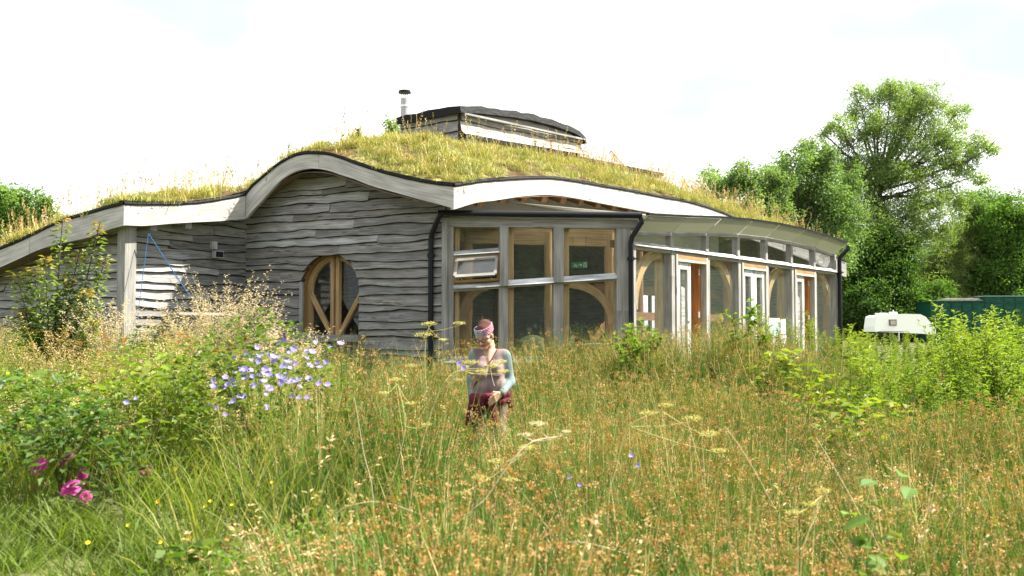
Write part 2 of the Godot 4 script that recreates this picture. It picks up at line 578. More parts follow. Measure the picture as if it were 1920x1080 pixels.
func roof_grass(turf: Node) -> void:
	var r := RandomNumberGenerator.new()
	r.seed = 77
	var kinds := [Geo.new(), Geo.new(), Geo.new()]
	for kk in 2:
		for k in 26:
			var a := r.randf() * TAU
			var lean := r.randf_range(0.05, 0.5)
			var L := r.randf_range(0.04, 0.12) if kk == 0 else r.randf_range(0.07, 0.2)
			var dir := Vector3(cos(a) * lean, 1, sin(a) * lean).normalized()
			var dry := r.randf()
			var c0 := Color(0.18, 0.23, 0.05).lerp(Color(0.36, 0.31, 0.13), dry * 0.8)
			kinds[kk].blade(Vector3(r.randf_range(-.11, .11), -0.02, r.randf_range(-.11, .11)), dir, L, 0.009, Vector3(cos(a), -0.7, sin(a)) * L * 0.3, c0, c0.lerp(Color(0.5, 0.43, 0.22), 0.3 + dry * 0.6), 2)
	for k in 6:                                            # seeding stalks
		var a := r.randf() * TAU
		var lean := r.randf_range(0.0, 0.3)
		var L := r.randf_range(0.2, 0.55)
		var b := Vector3(r.randf_range(-.14, .14), -0.02, r.randf_range(-.14, .14))
		var dir := Vector3(cos(a) * lean, 1, sin(a) * lean).normalized()
		var tip: Vector3 = kinds[2].blade(b, dir, L, 0.006, Vector3(cos(a), -0.2, sin(a)) * L * 0.16, Color(0.36, 0.33, 0.14), Color(0.56, 0.48, 0.3), 3)
		kinds[2].col = Color(0.5, 0.38, 0.26)
		for j in 7:
			var q := tip - dir * L * 0.26 * r.randf()
			kinds[2].leaf(q, (dir + Vector3(r.randf_range(-1, 1), r.randf_range(-.2, .8), r.randf_range(-1, 1))).normalized(), Vector3(0.2, 0.5, 1), 0.035, 0.011)
	var ms := []
	for g in kinds: ms.append(g.mesh(M.stem))
	var places := [[], [], []]
	var tints := [PackedColorArray(), PackedColorArray(), PackedColorArray()]
	var tries := 0
	while tries < 26000:
		tries += 1
		var p := Vector2(r.randf_range(-11.5, 7.0), r.randf_range(13.4, 25.0))
		if not Geometry2D.is_point_in_polygon(p, plan): continue
		var lush := fnoise.get_noise_2d(p.x * 16.0 + 70.0, p.y * 16.0) * 1.5 + 0.5
		var moss := sstep(0.04, 0.24, fnoise.get_noise_2d(p.x * 30.0 - 40.0, p.y * 30.0))
		if r.randf() < moss * 0.85: continue
		var kk := 0 if r.randf() > clampf(lush, 0.15, 0.85) else 1
		if p.x > -1.0 and p.y < 15.5 and r.randf() < 0.5: kk = 0
		if r.randf() < (0.03 if p.x > -3.6 and p.y < 19.5 else 0.13): kk = 2
		var s := r.randf_range(0.7, 1.25)
		var h := roof_h(p) + fnoise.get_noise_2d(p.x * 26.0, p.y * 26.0) * 0.09
		places[kk].append(Transform3D(Basis(Vector3.UP, r.randf() * TAU).scaled(Vector3(s, s, s)), V(p.x, h, p.y)))
		var w := r.randf()
		tints[kk].append(Color(0.85, 1.0, 0.75).lerp(Color(1.25, 1.05, 0.8), w) * r.randf_range(0.75, 1.2))
	for kk in 3: scatter(["short_grass", "long_grass", "seeding_grass"][kk], ms[kk], places[kk], tints[kk], turf)

# eave boards that follow the sawn curve, from t0 to t1 along a run, with the felt that turns down over them
func fascia(house: Node3D, a: Vector2, b: Vector2, c: Array, cuts: Array, out: Vector2) -> void:
	var o3 := Vector3(out.x, 0, -out.y)
	for k in cuts.size() - 1:
		var g := Geo.new()
		var t0: float = cuts[k]
		var t1: float = cuts[k + 1] - 0.0012
		var segs := maxi(3, int((t1 - t0) * (b - a).length() / 0.12))
		var off := Vector2(rng.randf(), rng.randf())
		for j in segs:
			var q := [lerpf(t0, t1, float(j) / segs), lerpf(t0, t1, float(j + 1) / segs)]
			var f := []
			for t in q:
				var p: Vector2 = a.lerp(b, t)
				f.append(V(p.x, curve(c, t, true), p.y)); f.append(V(p.x, curve(c, t, false), p.y))
			var L := (b - a).length()
			var ua := Vector2(q[0] * L * 0.25, 0.0) + off
			var ub := Vector2(q[1] * L * 0.25, 0.0) + off
			var dn := Vector2(0, 0.5)
			var back := -o3 * 0.05
			if (f[2] - f[0]).cross(f[1] - f[0]).dot(o3) < 0.0:
				g.quad(f[0], f[1], f[3], f[2], ua, ua + dn, ub + dn, ub)
				g.quad(f[0] + back, f[2] + back, f[3] + back, f[1] + back, ua, ub, ub + dn, ua + dn)
				g.quad(f[1], f[1] + back, f[3] + back, f[3], ua + dn, ua + dn * 1.2, ub + dn * 1.2, ub + dn)
			else:
				g.quad(f[2], f[3], f[1], f[0], ub, ub + dn, ua + dn, ua)
				g.quad(f[2] + back, f[0] + back, f[1] + back, f[3] + back, ub, ua, ua + dn, ub + dn)
				g.quad(f[3], f[3] + back, f[1] + back, f[1], ub + dn, ub + dn * 1.2, ua + dn * 1.2, ua + dn)
			if j == 0 or j == segs - 1:
				var e := 0 if j == 0 else 2
				g.quad(f[e], f[e + 1], f[e + 1] + back, f[e] + back, ua, ua + dn, ua + dn, ua)
		obj("eave_board", g, M.silver, house)
	var fl := Geo.new()
	var n := int((b - a).length() / 0.1)
	var rows := []
	for j in n + 1:
		var t := float(j) / n
		var p: Vector2 = a.lerp(b, t)
		var h := curve(c, t, true)
		var w := fnoise.get_noise_2d(p.x * 60.0, p.y * 60.0)
		rows.append([V(p.x, h - 0.002 + w * 0.008, p.y) + o3 * 0.008, V(p.x, h + 0.018, p.y) + o3 * (0.016 + w * 0.008), V(p.x, h + 0.045 + w * 0.02, p.y) + o3 * 0.006, V(p.x, h + 0.058 + w * 0.02, p.y) - o3 * 0.09, V(p.x, h + 0.02, p.y) - o3 * 0.14])
	var L2 := (b - a).length()
	for j in n:
		for k in 4:
			var p0: Vector3 = rows[j][k]
			var p1: Vector3 = rows[j + 1][k]
			var p2: Vector3 = rows[j + 1][k + 1]
			var p3: Vector3 = rows[j][k + 1]
			var u0 := Vector2(L2 * j / n, k * 0.05)
			var u1 := Vector2(L2 * (j + 1) / n, k * 0.05)
			if (p1 - p0).cross(p3 - p0).dot(o3 + Vector3.UP * 0.5) > 0.0: fl.quad(p0, p1, p2, p3, u0, u1, u1, u0)
			else: fl.quad(p3, p2, p1, p0, u0, u1, u1, u0)
	obj("felt_edging", fl, M.felt, house)

# one waney-edged board, its lower edge as the tree left it; over an arched opening (centre, height, radius) it is sawn to the curve
func board(parent: Node, a: Vector3, b: Vector3, out: Vector3, tall: float, key: float, tone: float, s0 := 0.0, hole := Vector4.ZERO) -> void:
	var L := (b - a).length()
	if L < 0.04: return
	var ss := PackedFloat32Array()
	var s := 0.0
	while s < L - 0.02:
		ss.append(s)
		s += 0.02 if hole.z > 0.0 and absf(s0 + s - hole.x) < hole.z + 0.1 else 0.12
	ss.append(L)
	var n := ss.size()
	var h0 := a.y - EYE
	var g := Geo.new()
	var tops := []
	var bots := []
	var open_ := []
	var ax := (b - a) / L
	for k in n:
		s = ss[k]
		var p := a + ax * s
		var w := fnoise.get_noise_2d(s * 14.0 + key * 37.0, key * 91.0) * 0.05 + fnoise.get_noise_2d(s * 60.0 + key * 11.0, key * 53.0) * 0.012
		var bulge := fnoise.get_noise_2d(s * 40.0 - key * 17.0, key * 29.0) * 0.016
		var lift := 0.0
		if hole.z > 0.0:
			var q := absf(s0 + s - hole.x)
			if q < hole.z: lift = clampf(hole.y + sqrt(hole.z * hole.z - q * q) - h0 + 0.01 - w, 0.0, tall + 0.03 - w)
		open_.append(lift >= tall + 0.02 - w)
		tops.append(p + Vector3.UP * (tall + 0.03) + out * 0.004)
		bots.append((p + Vector3.UP * (w - 0.012) + out * (0.056 + bulge)).lerp(tops[k], lift / (tall + 0.03 - w)))
	var off := Vector2(fposmod(tone * 0.37, 1.0), fposmod(tone * 0.61, 1.0))
	g.col = Color.WHITE.lerp(Color(0.6, 0.59, 0.58), fposmod(tone * 0.77, 1.0))
	var flip: bool = ax.cross(Vector3.UP).dot(out) < 0.0
	for k in n:
		var d: Vector3 = bots[mini(k + 1, n - 1)] - bots[maxi(k - 1, 0)]
		var nn := ax.cross(tops[k] - (a + ax * ss[k] + out * 0.056)).normalized()
		if not open_[k]: nn = (nn + d.cross(Vector3.UP).normalized() * 0.5).normalized()
		if nn.dot(out) < 0.0: nn = -nn
		var u := ss[k] * 0.3
		g.vert(bots[k], nn, off + Vector2(u, 0))
		g.vert(bots[k].lerp(tops[k], 0.15) + out * 0.004, nn, off + Vector2(u, 0.08))
		g.vert(tops[k], nn, off + Vector2(u, 0.5))
	for k in n - 1:
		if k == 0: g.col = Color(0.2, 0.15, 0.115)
		if open_[k] and open_[k + 1]: continue
		for j in 2:
			var q := k * 3 + j
			if flip:
				g.face(q, q + 4, q + 3); g.face(q, q + 1, q + 4)
			else:
				g.face(q, q + 3, q + 4); g.face(q, q + 4, q + 1)
		var in0: Vector3 = bots[k] - out * 0.045 - Vector3.UP * (0.017 + 0.006 * sin(k * 1.7 + key * 9.0))      # bark edge, bevelled under; its dark colour also paints the shadow line below
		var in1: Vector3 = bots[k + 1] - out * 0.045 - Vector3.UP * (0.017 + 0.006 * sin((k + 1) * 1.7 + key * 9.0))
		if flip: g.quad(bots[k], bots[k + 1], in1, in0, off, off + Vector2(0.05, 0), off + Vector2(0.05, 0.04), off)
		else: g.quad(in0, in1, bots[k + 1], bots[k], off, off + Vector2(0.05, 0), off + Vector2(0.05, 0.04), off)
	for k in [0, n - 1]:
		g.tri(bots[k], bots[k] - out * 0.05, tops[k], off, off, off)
	obj("board", g, M.grey[int(tone * 7.0) % 4], parent)

# a boarded wall from a to b: backing with boards on it; hole is (centre along, centre height, radius, foot height)
func boarded_wall(house: Node3D, a: Vector2, b: Vector2, out: Vector2, low: float, pitch: float, seed_: float, hole := Vector4.ZERO) -> void:
	var L := (b - a).length()
	var o3 := Vector3(out.x, 0, -out.y)
	var g := Geo.new()
	var n := int(L / 0.1)
	for k in n:
		var s0 := L * k / n
		var s1 := L * (k + 1) / n
		var p := a.lerp(b, s0 / L)
		var q := a.lerp(b, s1 / L)
		var spans := [[-2.0, 0.0]]
		spans[0][1] = -1.0
		if hole != Vector4.ZERO and absf((s0 + s1) * 0.5 - hole.x) < hole.z + 0.02: spans = [[-2.0, hole.w, 0.0], [hole.y + hole.z + 0.02, -1.0, 0.0]]
		for sp in spans:
			var h0: float = sp[0]
			var p1: float = sp[1] if sp[1] > -0.9 else roof_under(p) + 0.12
			var q1: float = sp[1] if sp[1] > -0.9 else roof_under(q) + 0.12
			for side in [0.0, -0.12]:
				var i0 = V(p.x, h0, p.y) + o3 * side
				var i1 = V(q.x, h0, q.y) + o3 * side
				var i2 = V(q.x, q1, q.y) + o3 * side
				var i3 = V(p.x, p1, p.y) + o3 * side
				if ((i1 - i0).cross(i3 - i0).dot(o3) > 0.0) == (side == 0.0): g.quad(i0, i1, i2, i3)
				else: g.quad(i3, i2, i1, i0)
	var wall := obj("wall", g, M.dark, house)
	var h := low
	var row := 0
	while h < 2.7:
		var tall := pitch * (1.0 + 0.22 * sin(row * 2.3 + seed_))
		var s_in := -1.0
		var s_out := -1.0
		for k in 61:
			var t := k / 60.0
			if roof_under(a.lerp(b, t)) + 0.03 > h:
				if s_in < 0.0: s_in = t * L
				s_out = t * L
		if s_in >= 0.0 and s_out - s_in > 0.08:
			var pieces := []
			var cut := s_in + (s_out - s_in) * (0.25 + 0.5 * fposmod(row * 0.618 + seed_, 1.0))
			var cutter := hole if hole.z > 0.0 and h > hole.w - 0.05 and h < hole.y + hole.z else Vector4.ZERO
			if cutter.z > 0.0 and h < hole.y: pieces = [[s_in, hole.x - hole.z * 0.7], [hole.x + hole.z * 0.7, s_out]]
			elif s_out - s_in > 1.6 and cutter.z == 0.0: pieces = [[s_in, cut - 0.001], [cut + 0.001, s_out]]
			else: pieces = [[s_in, s_out]]
			var tilt := sin(row * 1.7 + seed_) * 0.012
			for pc in pieces:
				if pc[1] - pc[0] < 0.05: continue
				var p := a.lerp(b, pc[0] / L)
				var q := a.lerp(b, pc[1] / L)
				board(wall, V(p.x, h + tilt * pc[0] / L, p.y), V(q.x, h + tilt * pc[1] / L, q.y), o3, tall, seed_ + row * 1.31 + pc[0] * 0.77, seed_ + row * 1.31 + (0.1 if pc[0] > s_in + 0.01 else 0.0), pc[0], cutter)
		h += tall
		row += 1

func bay(t: float, h: float, off := 0.0) -> Vector3:      # a place on the glazed bay's front
	var p := Vector2(-0.87, 14.2).lerp(Vector2(1.645, 14.5), t) + Vector2(0.118, -0.993) * off
	return V(p.x, h, p.y)

func front(t: float, h: float, off := 0.0) -> Vector3:    # a place on the long glazed front, t counted in bays
	var p := Vector2(1.645, 14.5) + Vector2(0.69, 0.97) * t + OUT_F * off
	return V(p.x, h, p.y)

func soff(t: float) -> float:
	var hs := [1.327, 1.405, 1.492, 1.554, 1.586, 1.588, 1.56, 1.508]
	var k := clampi(int(t), 0, 6)
	return lerpf(hs[k], hs[k + 1], clampf(t - k, 0.0, 1.0))

func slab(called: String, parent: Node, m: Material, p0: Vector3, p1: Vector3, p2: Vector3, p3: Vector3, out: Vector3, thick: float) -> MeshInstance3D:
	var g := Geo.new()
	var b := -out * thick
	var a := [p0, p1, p2, p3]
	if (p1 - p0).cross(p3 - p0).dot(out) < 0.0: a = [p3, p2, p1, p0]
	var lx: float = (a[1] - a[0]).length()
	var ly: float = (a[3] - a[0]).length()
	g.quad(a[0], a[1], a[2], a[3], Vector2.ZERO, Vector2(lx * .25, 0), Vector2(lx * .25, ly), Vector2(0, ly))
	g.quad(a[3] + b, a[2] + b, a[1] + b, a[0] + b, Vector2(0, ly), Vector2(lx * .25, ly), Vector2(lx * .25, 0), Vector2.ZERO)
	for k in 4:
		var q: Vector3 = a[k]
		var r: Vector3 = a[(k + 1) % 4]
		g.quad(q, q + b, r + b, r, Vector2.ZERO, Vector2(0, .03), Vector2(.2, .03), Vector2(.2, 0))
	return obj(called, g, m, parent)

func pane(parent: Node, p0: Vector3, p1: Vector3, p2: Vector3, p3: Vector3) -> void:
	var g := Geo.new()
	g.quad(p0, p1, p2, p3)
	var back := (p1 - p0).cross(p3 - p0).normalized() * -0.018
	g.quad(p0 + back, p1 + back, p2 + back, p3 + back)
	obj("pane", g, M.glass, parent)

func bar(called: String, parent: Node, m: Material, a: Vector3, b: Vector3, side: Vector3, w: float, h: float) -> MeshInstance3D:
	var g := Geo.new()
	g.beam(a, b, side, w, h, Vector2(rng.randf(), rng.randf()))
	return obj(called, g, m, parent)

func build_bay(house: Node3D) -> void:
	var o := part("glazed_bay", house)
	var nb := Vector3(0.118, 0, 0.993)
	var al := Vector3(0.993, 0, -0.118)
	# posts and mullions
	for m in [[-0.028, 0.036, -0.9, 1.39, 0.0], [0.277, 0.324, -0.36, 1.39, -0.006], [0.568, 0.620, -0.41, 1.39, 0.004], [0.911, 0.989, -0.9, 1.39, 0.0]]:
		var tm: float = (m[0] + m[1]) * 0.5
		bar("post", o, M.post, bay(tm, m[2], m[4] - 0.06), bay(tm, m[3], m[4] - 0.06), al, (m[1] - m[0]) * 2.533, 0.13)
	bar("head_beam", o, M.post, bay(-0.03, 1.452, -0.062), bay(1.03, 1.452, -0.062), nb, 0.15, 0.125)
	# tilted rail with its zinc flashing, and the short one over the little window
	for m in [[0.036, 0.277, 0.59, 0.655], [0.324, 0.568, 0.668, 0.73], [0.620, 0.911, 0.737, 0.755]]:
		pass
	bar("rail", o, M.post, bay(0.037, 0.545, -0.05), bay(0.276, 0.592, -0.05), nb, 0.1, 0.05)
	bar("rail", o, M.post, bay(0.325, 0.602, -0.05), bay(0.567, 0.648, -0.05), nb, 0.1, 0.05)
	bar("rail", o, M.post, bay(0.621, 0.658, -0.05), bay(0.910, 0.702, -0.05), nb, 0.1, 0.05)
	slab("flashing", o, M.zinc, bay(0.036, 0.555, 0.036), bay(0.912, 0.706, 0.036), bay(0.912, 0.785, -0.03), bay(0.036, 0.628, -0.03), Vector3(0, 0.6, 0.8), 0.006)
	bar("rail", o, M.post, bay(0.037, 0.992, -0.05), bay(0.276, 1.038, -0.05), nb, 0.1, 0.03)
	slab("flashing", o, M.zinc, bay(0.036, 1.003, 0.034), bay(0.2765, 1.05, 0.034), bay(0.2765, 1.118, -0.04), bay(0.036, 1.065, -0.04), Vector3(0, 0.6, 0.8), 0.005)
	# upper half posts stand proud of the flashing
	for tm in [0.3005, 0.594]:
		bar("post_facing", o, M.post, bay(tm, 0.60 + (tm - 0.3) * 0.17, 0.052), bay(tm, 1.388, 0.052), al, 0.115 + (tm - 0.3) * 0.05, 0.035)
	# sill
	slab("sill", o, M.zinc, bay(-0.03, -0.43, 0.11), bay(0.99, -0.43, 0.11), bay(0.99, -0.345, -0.06), bay(-0.03, -0.345, -0.06), Vector3(0, 0.7, 0.7), 0.02)
	bar("sill_board", o, M.pale, bay(-0.03, -0.49, 0.04), bay(0.99, -0.49, 0.04), nb, 0.08, 0.09)
	slab("plinth", o, M.white, bay(-0.03, -1.7, 0.0), bay(0.99, -1.7, 0.0), bay(0.99, -0.52, 0.0), bay(-0.03, -0.52, 0.0), nb, 0.12)
	# glass
	for m in [[0.036, 0.277, 1.06, 1.11, 1.39], [0.324, 0.568, 0.665, 0.72, 1.39], [0.620, 0.911, 0.73, 0.78, 1.39]]:
		pane(o, bay(m[0], m[2], -0.07), bay(m[1], m[3], -0.07), bay(m[1], m[4], -0.07), bay(m[0], m[4], -0.07))
	for m in [[0.036, 0.277, 0.53, 0.58], [0.324, 0.568, 0.59, 0.63], [0.620, 0.911, 0.64, 0.69]]:
		pane(o, bay(m[0], -0.345, -0.075), bay(m[1], -0.345, -0.075), bay(m[1], m[3], -0.075), bay(m[0], m[2], -0.075))
	# unweathered inner posts behind the glass
	for m in [[0.045, 0.07, -0.36, 1.4], [0.318, 0.360, -0.36, 1.4], [0.614, 0.660, -0.36, 1.4]]:
		bar("inner_post", o, M.pine, bay((m[0] + m[1]) * 0.5, m[2], -0.155), bay((m[0] + m[1]) * 0.5, m[3], -0.155), al, (m[1] - m[0]) * 2.533, 0.1)
	# the little top-hung window, propped open
	var w := part("opening_window", house)
	for m in [[0.04, 0.66, 0.04, 0.965], [0.273, 0.70, 0.273, 1.005]]:
		bar("frame", w, M.tan, bay(m[0], m[1], -0.03), bay(m[2], m[3], -0.03), al, 0.035, 0.09)
	bar("frame", w, M.tan, bay(0.036, 0.955, -0.03), bay(0.277, 0.998, -0.03), nb, 0.09, 0.04)
	bar("frame", w, M.tan, bay(0.036, 0.648, -0.03), bay(0.277, 0.69, -0.03), nb, 0.09, 0.035)
	var tl := bay(0.052, 0.935, 0.03)
	var tr := bay(0.262, 0.972, 0.03)
	var dn := Vector3(0, -0.225, 0) + nb * 0.14 - al * 0.035
	var sn := (tr - tl).cross(-dn).normalized()
	for e in [[tl, tr, 0.0], [tl + dn, tr + dn, 0.0], [tl, tl + dn, 1.0], [tr, tr + dn, 1.0]]:
		bar("sash", w, M.post, e[0], e[1], sn, 0.036 + 0.002 * e[2], 0.042)
	pane(w, tl + dn, tr + dn, tr, tl)
	var stay := Geo.new()
	for k in 2:
		stay.tube(PackedVector3Array([bay(0.08 + k * 0.16, 0.68, 0.01), bay(0.07 + k * 0.16, 0.70, 0.1)]), 0.006, 0.006, 6)
	obj("stay", stay, M.steel, w)
	# gutter over the bay
	var gu := Geo.new()
	gu.tube(PackedVector3Array([bay(-0.05, 1.555, 0.09), bay(0.5, 1.558, 0.1), bay(1.04, 1.562, 0.1)]), 0.045, 0.045, 12)
	obj("gutter", gu, M.black, house)
	slab("roof_sheet", house, M.sheet, bay(-0.03, 1.535, 0.12), bay(1.1, 1.535, 0.12), V(1.3, 1.8, 16.5), V(-0.9, 1.66, 14.4), Vector3.UP, 0.02)

func build_front(house: Node3D) -> void:
	var o := part("glazed_front", house)
	var nf := Vector3(OUT_F.x, 0, -OUT_F.y)
	var al := Vector3(ALONG.x, 0, -ALONG.y)
	for k in 8:
		var w := 0.1 if k != 0 else 0.08
		bar("post", o, M.post, front(k + (0.03 if k == 0 else 0.0), -1.2, -0.05), front(k + (0.03 if k == 0 else 0.0), 1.165, -0.05), al, w, 0.12)
		bar("post", o, M.post, front(k, 1.225, -0.055), front(k, soff(k) + 0.02, -0.055), al, w * 0.9, 0.1)
	for k in 7:
		bar("rail", o, M.post, front(k + 0.045, 1.14, -0.05), front(k + 0.955, 1.14, -0.05), nf, 0.1, 0.045)
		bar("head_rail", o, M.post, front(k + 0.04, soff(k + 0.04) + 0.0, -0.05), front(k + 0.96, soff(k + 0.96) + 0.0, -0.05), nf, 0.09, 0.05)
		slab("flashing", o, M.zinc, front(k + 0.0, 1.165, 0.05), front(k + 0.997, 1.165, 0.05), front(k + 0.997, 1.235, -0.05), front(k + 0.0, 1.235, -0.05), Vector3(0.5, 0.7, 0.4), 0.006)
		pane(o, front(k + 0.045, 1.23, -0.06), front(k + 0.955, 1.23, -0.06), front(k + 0.955, soff(k + 0.955), -0.06), front(k + 0.045, soff(k + 0.045), -0.06))
		if k % 2 == 0:
			pane(o, front(k + 0.045, -0.7, -0.06), front(k + 0.955, -0.7, -0.06), front(k + 0.955, 1.12, -0.06), front(k + 0.045, 1.12, -0.06))
			bar("sill_board", o, M.pale, front(k + 0.045, -0.74, 0.0), front(k + 0.955, -0.74, 0.0), nf, 0.18, 0.06)
		else: double_door(house, k)
		# flared sheet under the eave, and the roof sheet behind it
		var g := Geo.new()
		var s := 6
		for j in s:
			var q0 := float(j) / s
			var q1 := float(j + 1) / s
			g.col = Color(1, 1, 0.98) * (0.82 + 0.18 * fposmod(k * 0.618, 1.0))
			g.quad(front(k + q0 * 0.985, soff(k + q0) + 0.03, 0.0), front(k + q1 * 0.985, soff(k + q1) + 0.03, 0.0), front(k + q1 * 0.985, soff(k + q1) + 0.225, 0.24), front(k + q0 * 0.985, soff(k + q0) + 0.225, 0.24))
		obj("eave_sheet", g, M.poly, o)
		var p0 := front(k, soff(k) + 0.232, 0.25)
		var p1 := front(k + 0.99, soff(k + 1) + 0.232, 0.25)
		var a := A0 + ALONG * (1.2 + k * 1.13)
		var b := A0 + ALONG * (1.2 + (k + 1) * 1.13)
		slab("roof_sheet", house, M.sheet, p0, p1, V(b.x, 1.86, b.y), V(a.x, 1.86, a.y), Vector3.UP, 0.012)
		bar("eave_trim", o, M.black, front(k - 0.02, soff(k) + 0.243, 0.24), front(k + 0.96, soff(k + 1) + 0.243, 0.24), nf, 0.05, 0.03)
	# frames inside: posts, curved braces
	for k in [0, 2, 4, 6]:
		var right: bool = k % 4 == 0
		var x = k + (1.0 if right else 1.02)
		bar("inner_post", o, M.oak if right else M.tan, front(x, -0.8, -0.2), front(x, 1.15, -0.2), al, 0.13, 0.13)
		var pts := PackedVector3Array()
		for j in 9:
			var f := j / 8.0
			var a := f * PI * 0.5
			if right: pts.append(front(k + 0.22 + 0.62 * (1.0 - cos(a)), 0.3 + 0.8 * sin(a), -0.14))
			else: pts.append(front(k + 1.06 - 0.66 * (1.0 - cos(a)), 0.2 + 0.9 * sin(a), -0.14))
		var g := Geo.new()
		g.bend(pts, nf, 0.08, 0.12)
		obj("brace", g, M.pine, o)
	bar("wall_plate", o, M.brown, front(0.0, 1.2, -0.3), front(7.0, 1.2, -0.3), nf, 0.12, 0.1)
	# end return beyond the last post
	var eg := front(7, 0, 0)
	slab("end_wall", o, M.pale, front(7.03, -1.2, -0.06), V(6.75, -1.2, 22.7), V(6.75, 1.3, 22.7), front(7.03, 1.45, -0.06), Vector3(0.8, 0, -0.1), 0.06)
	slab("plinth", o, M.grey[2], front(-0.02, -1.8, 0.0), front(7.05, -1.8, 0.0), front(7.05, -0.8, 0.0), front(-0.02, -0.8, 0.0), nf, 0.1)

func double_door(house: Node3D, k: int) -> void:
	var d := part("double_door", house)
	var nf := Vector3(OUT_F.x, 0, -OUT_F.y)
	var al := Vector3(ALONG.x, 0, -ALONG.y)
	bar("door_frame", d, M.pale, front(k + 0.075, -0.85, -0.03), front(k + 0.075, 1.115, -0.03), al, 0.05, 0.12)
	bar("door_frame", d, M.pale, front(k + 0.925, -0.85, -0.03), front(k + 0.925, 1.115, -0.03), al, 0.05, 0.12)
	bar("door_frame", d, M.tan, front(k + 0.095, 1.085, -0.03), front(k + 0.905, 1.085, -0.03), nf, 0.12, 0.05)
	bar("door_frame", d, M.pale, front(k + 0.095, 1.035, -0.015), front(k + 0.905, 1.035, -0.015), nf, 0.1, 0.04)
	door_leaf(d, front(k + 0.1, 0, -0.02), front(k + 0.492, 0, -0.02), nf, M.white)
	if k == 3: door_leaf(d, front(k + 0.508, 0, -0.022), front(k + 0.9, 0, -0.022), nf, M.white)
	else:                                                  # the second leaf stands open, folded inwards
		var hinge := front(k + 0.895, 0, -0.06)
		var dir := (-nf * 0.93 - al * 0.36).normalized()
		var e := hinge + dir * 0.46
		slab("door_leaf", d, M.grey[2], hinge + Vector3(0, -0.8, 0), e + Vector3(0, -0.8, 0), e + Vector3(0, 1.0, 0), hinge + Vector3(0, 1.0, 0), (nf * 0.36 - al * 0.93).normalized(), 0.045)
		bar("door_jamb", d, M.orange, front(k + 0.86, -0.85, -0.13), front(k + 0.86, 1.04, -0.13), al, 0.07, 0.14)
		var hg := Geo.new()
		for h in [-0.5, 0.2, 0.85]:
			hg.beam(front(k + 0.83, h, -0.06), front(k + 0.83, h + 0.09, -0.06), al, 0.02, 0.02)
		obj("hinge", hg, M.steel, d)
		slab("curtain_board", d, M.grey[3], front(k + 0.5, -0.8, -0.16), front(k + 0.8, -0.8, -0.2), front(k + 0.8, 1.02, -0.2), front(k + 0.5, 1.02, -0.16), nf, 0.03)

func door_leaf(d: Node, a: Vector3, b: Vector3, out: Vector3, m: Material) -> void:
	var al := (b - a).normalized()
	var L := (b - a).length()
	var leaf := part("door_leaf", d)
	for s in [0.055, L - 0.055]:
		bar("stile", leaf, m, a + al * s + Vector3(0, -0.8, 0), a + al * s + Vector3(0, 1.005, 0), al, 0.11, 0.045)
	bar("top_rail", leaf, m, a + al * 0.11 + Vector3(0, 0.955, 0), a + al * (L - 0.11) + Vector3(0, 0.955, 0), out, 0.044, 0.1)
	bar("bottom_rail", leaf, m, a + al * 0.11 + Vector3(0, -0.66, 0), a + al * (L - 0.11) + Vector3(0, -0.66, 0), out, 0.044, 0.28)
	var p := a + al * 0.11
	var q := a + al * (L - 0.11)
	pane(leaf, p + Vector3(0, -0.52, 0), q + Vector3(0, -0.52, 0), q + Vector3(0, 0.905, 0), p + Vector3(0, 0.905, 0))
	var hd := Geo.new()
	hd.beam(a + al * (L - 0.05) + Vector3(0, 0.15, 0) + out * 0.035, a + al * (L - 0.16) + Vector3(0, 0.15, 0) + out * 0.05, out, 0.015, 0.018)
	obj("handle", hd, M.steel, leaf)

func arch(cx: float, cy: float, r: float, foot: float, segs := 22) -> Array:      # foot, up, over and down again (along, height)
	var a := [Vector2(cx - r, foot)]
	for k in segs + 1:
		var t := PI - PI * k / segs
		a.append(Vector2(cx + cos(t) * r, cy + sin(t) * r))
	a.append(Vector2(cx + r, foot))
	return a

func onA(s: float, h: float, off := 0.0) -> Vector3:
	var p := A0.lerp(A1, s / 3.4983) + OUT_A * off
	return V(p.x, h, p.y)

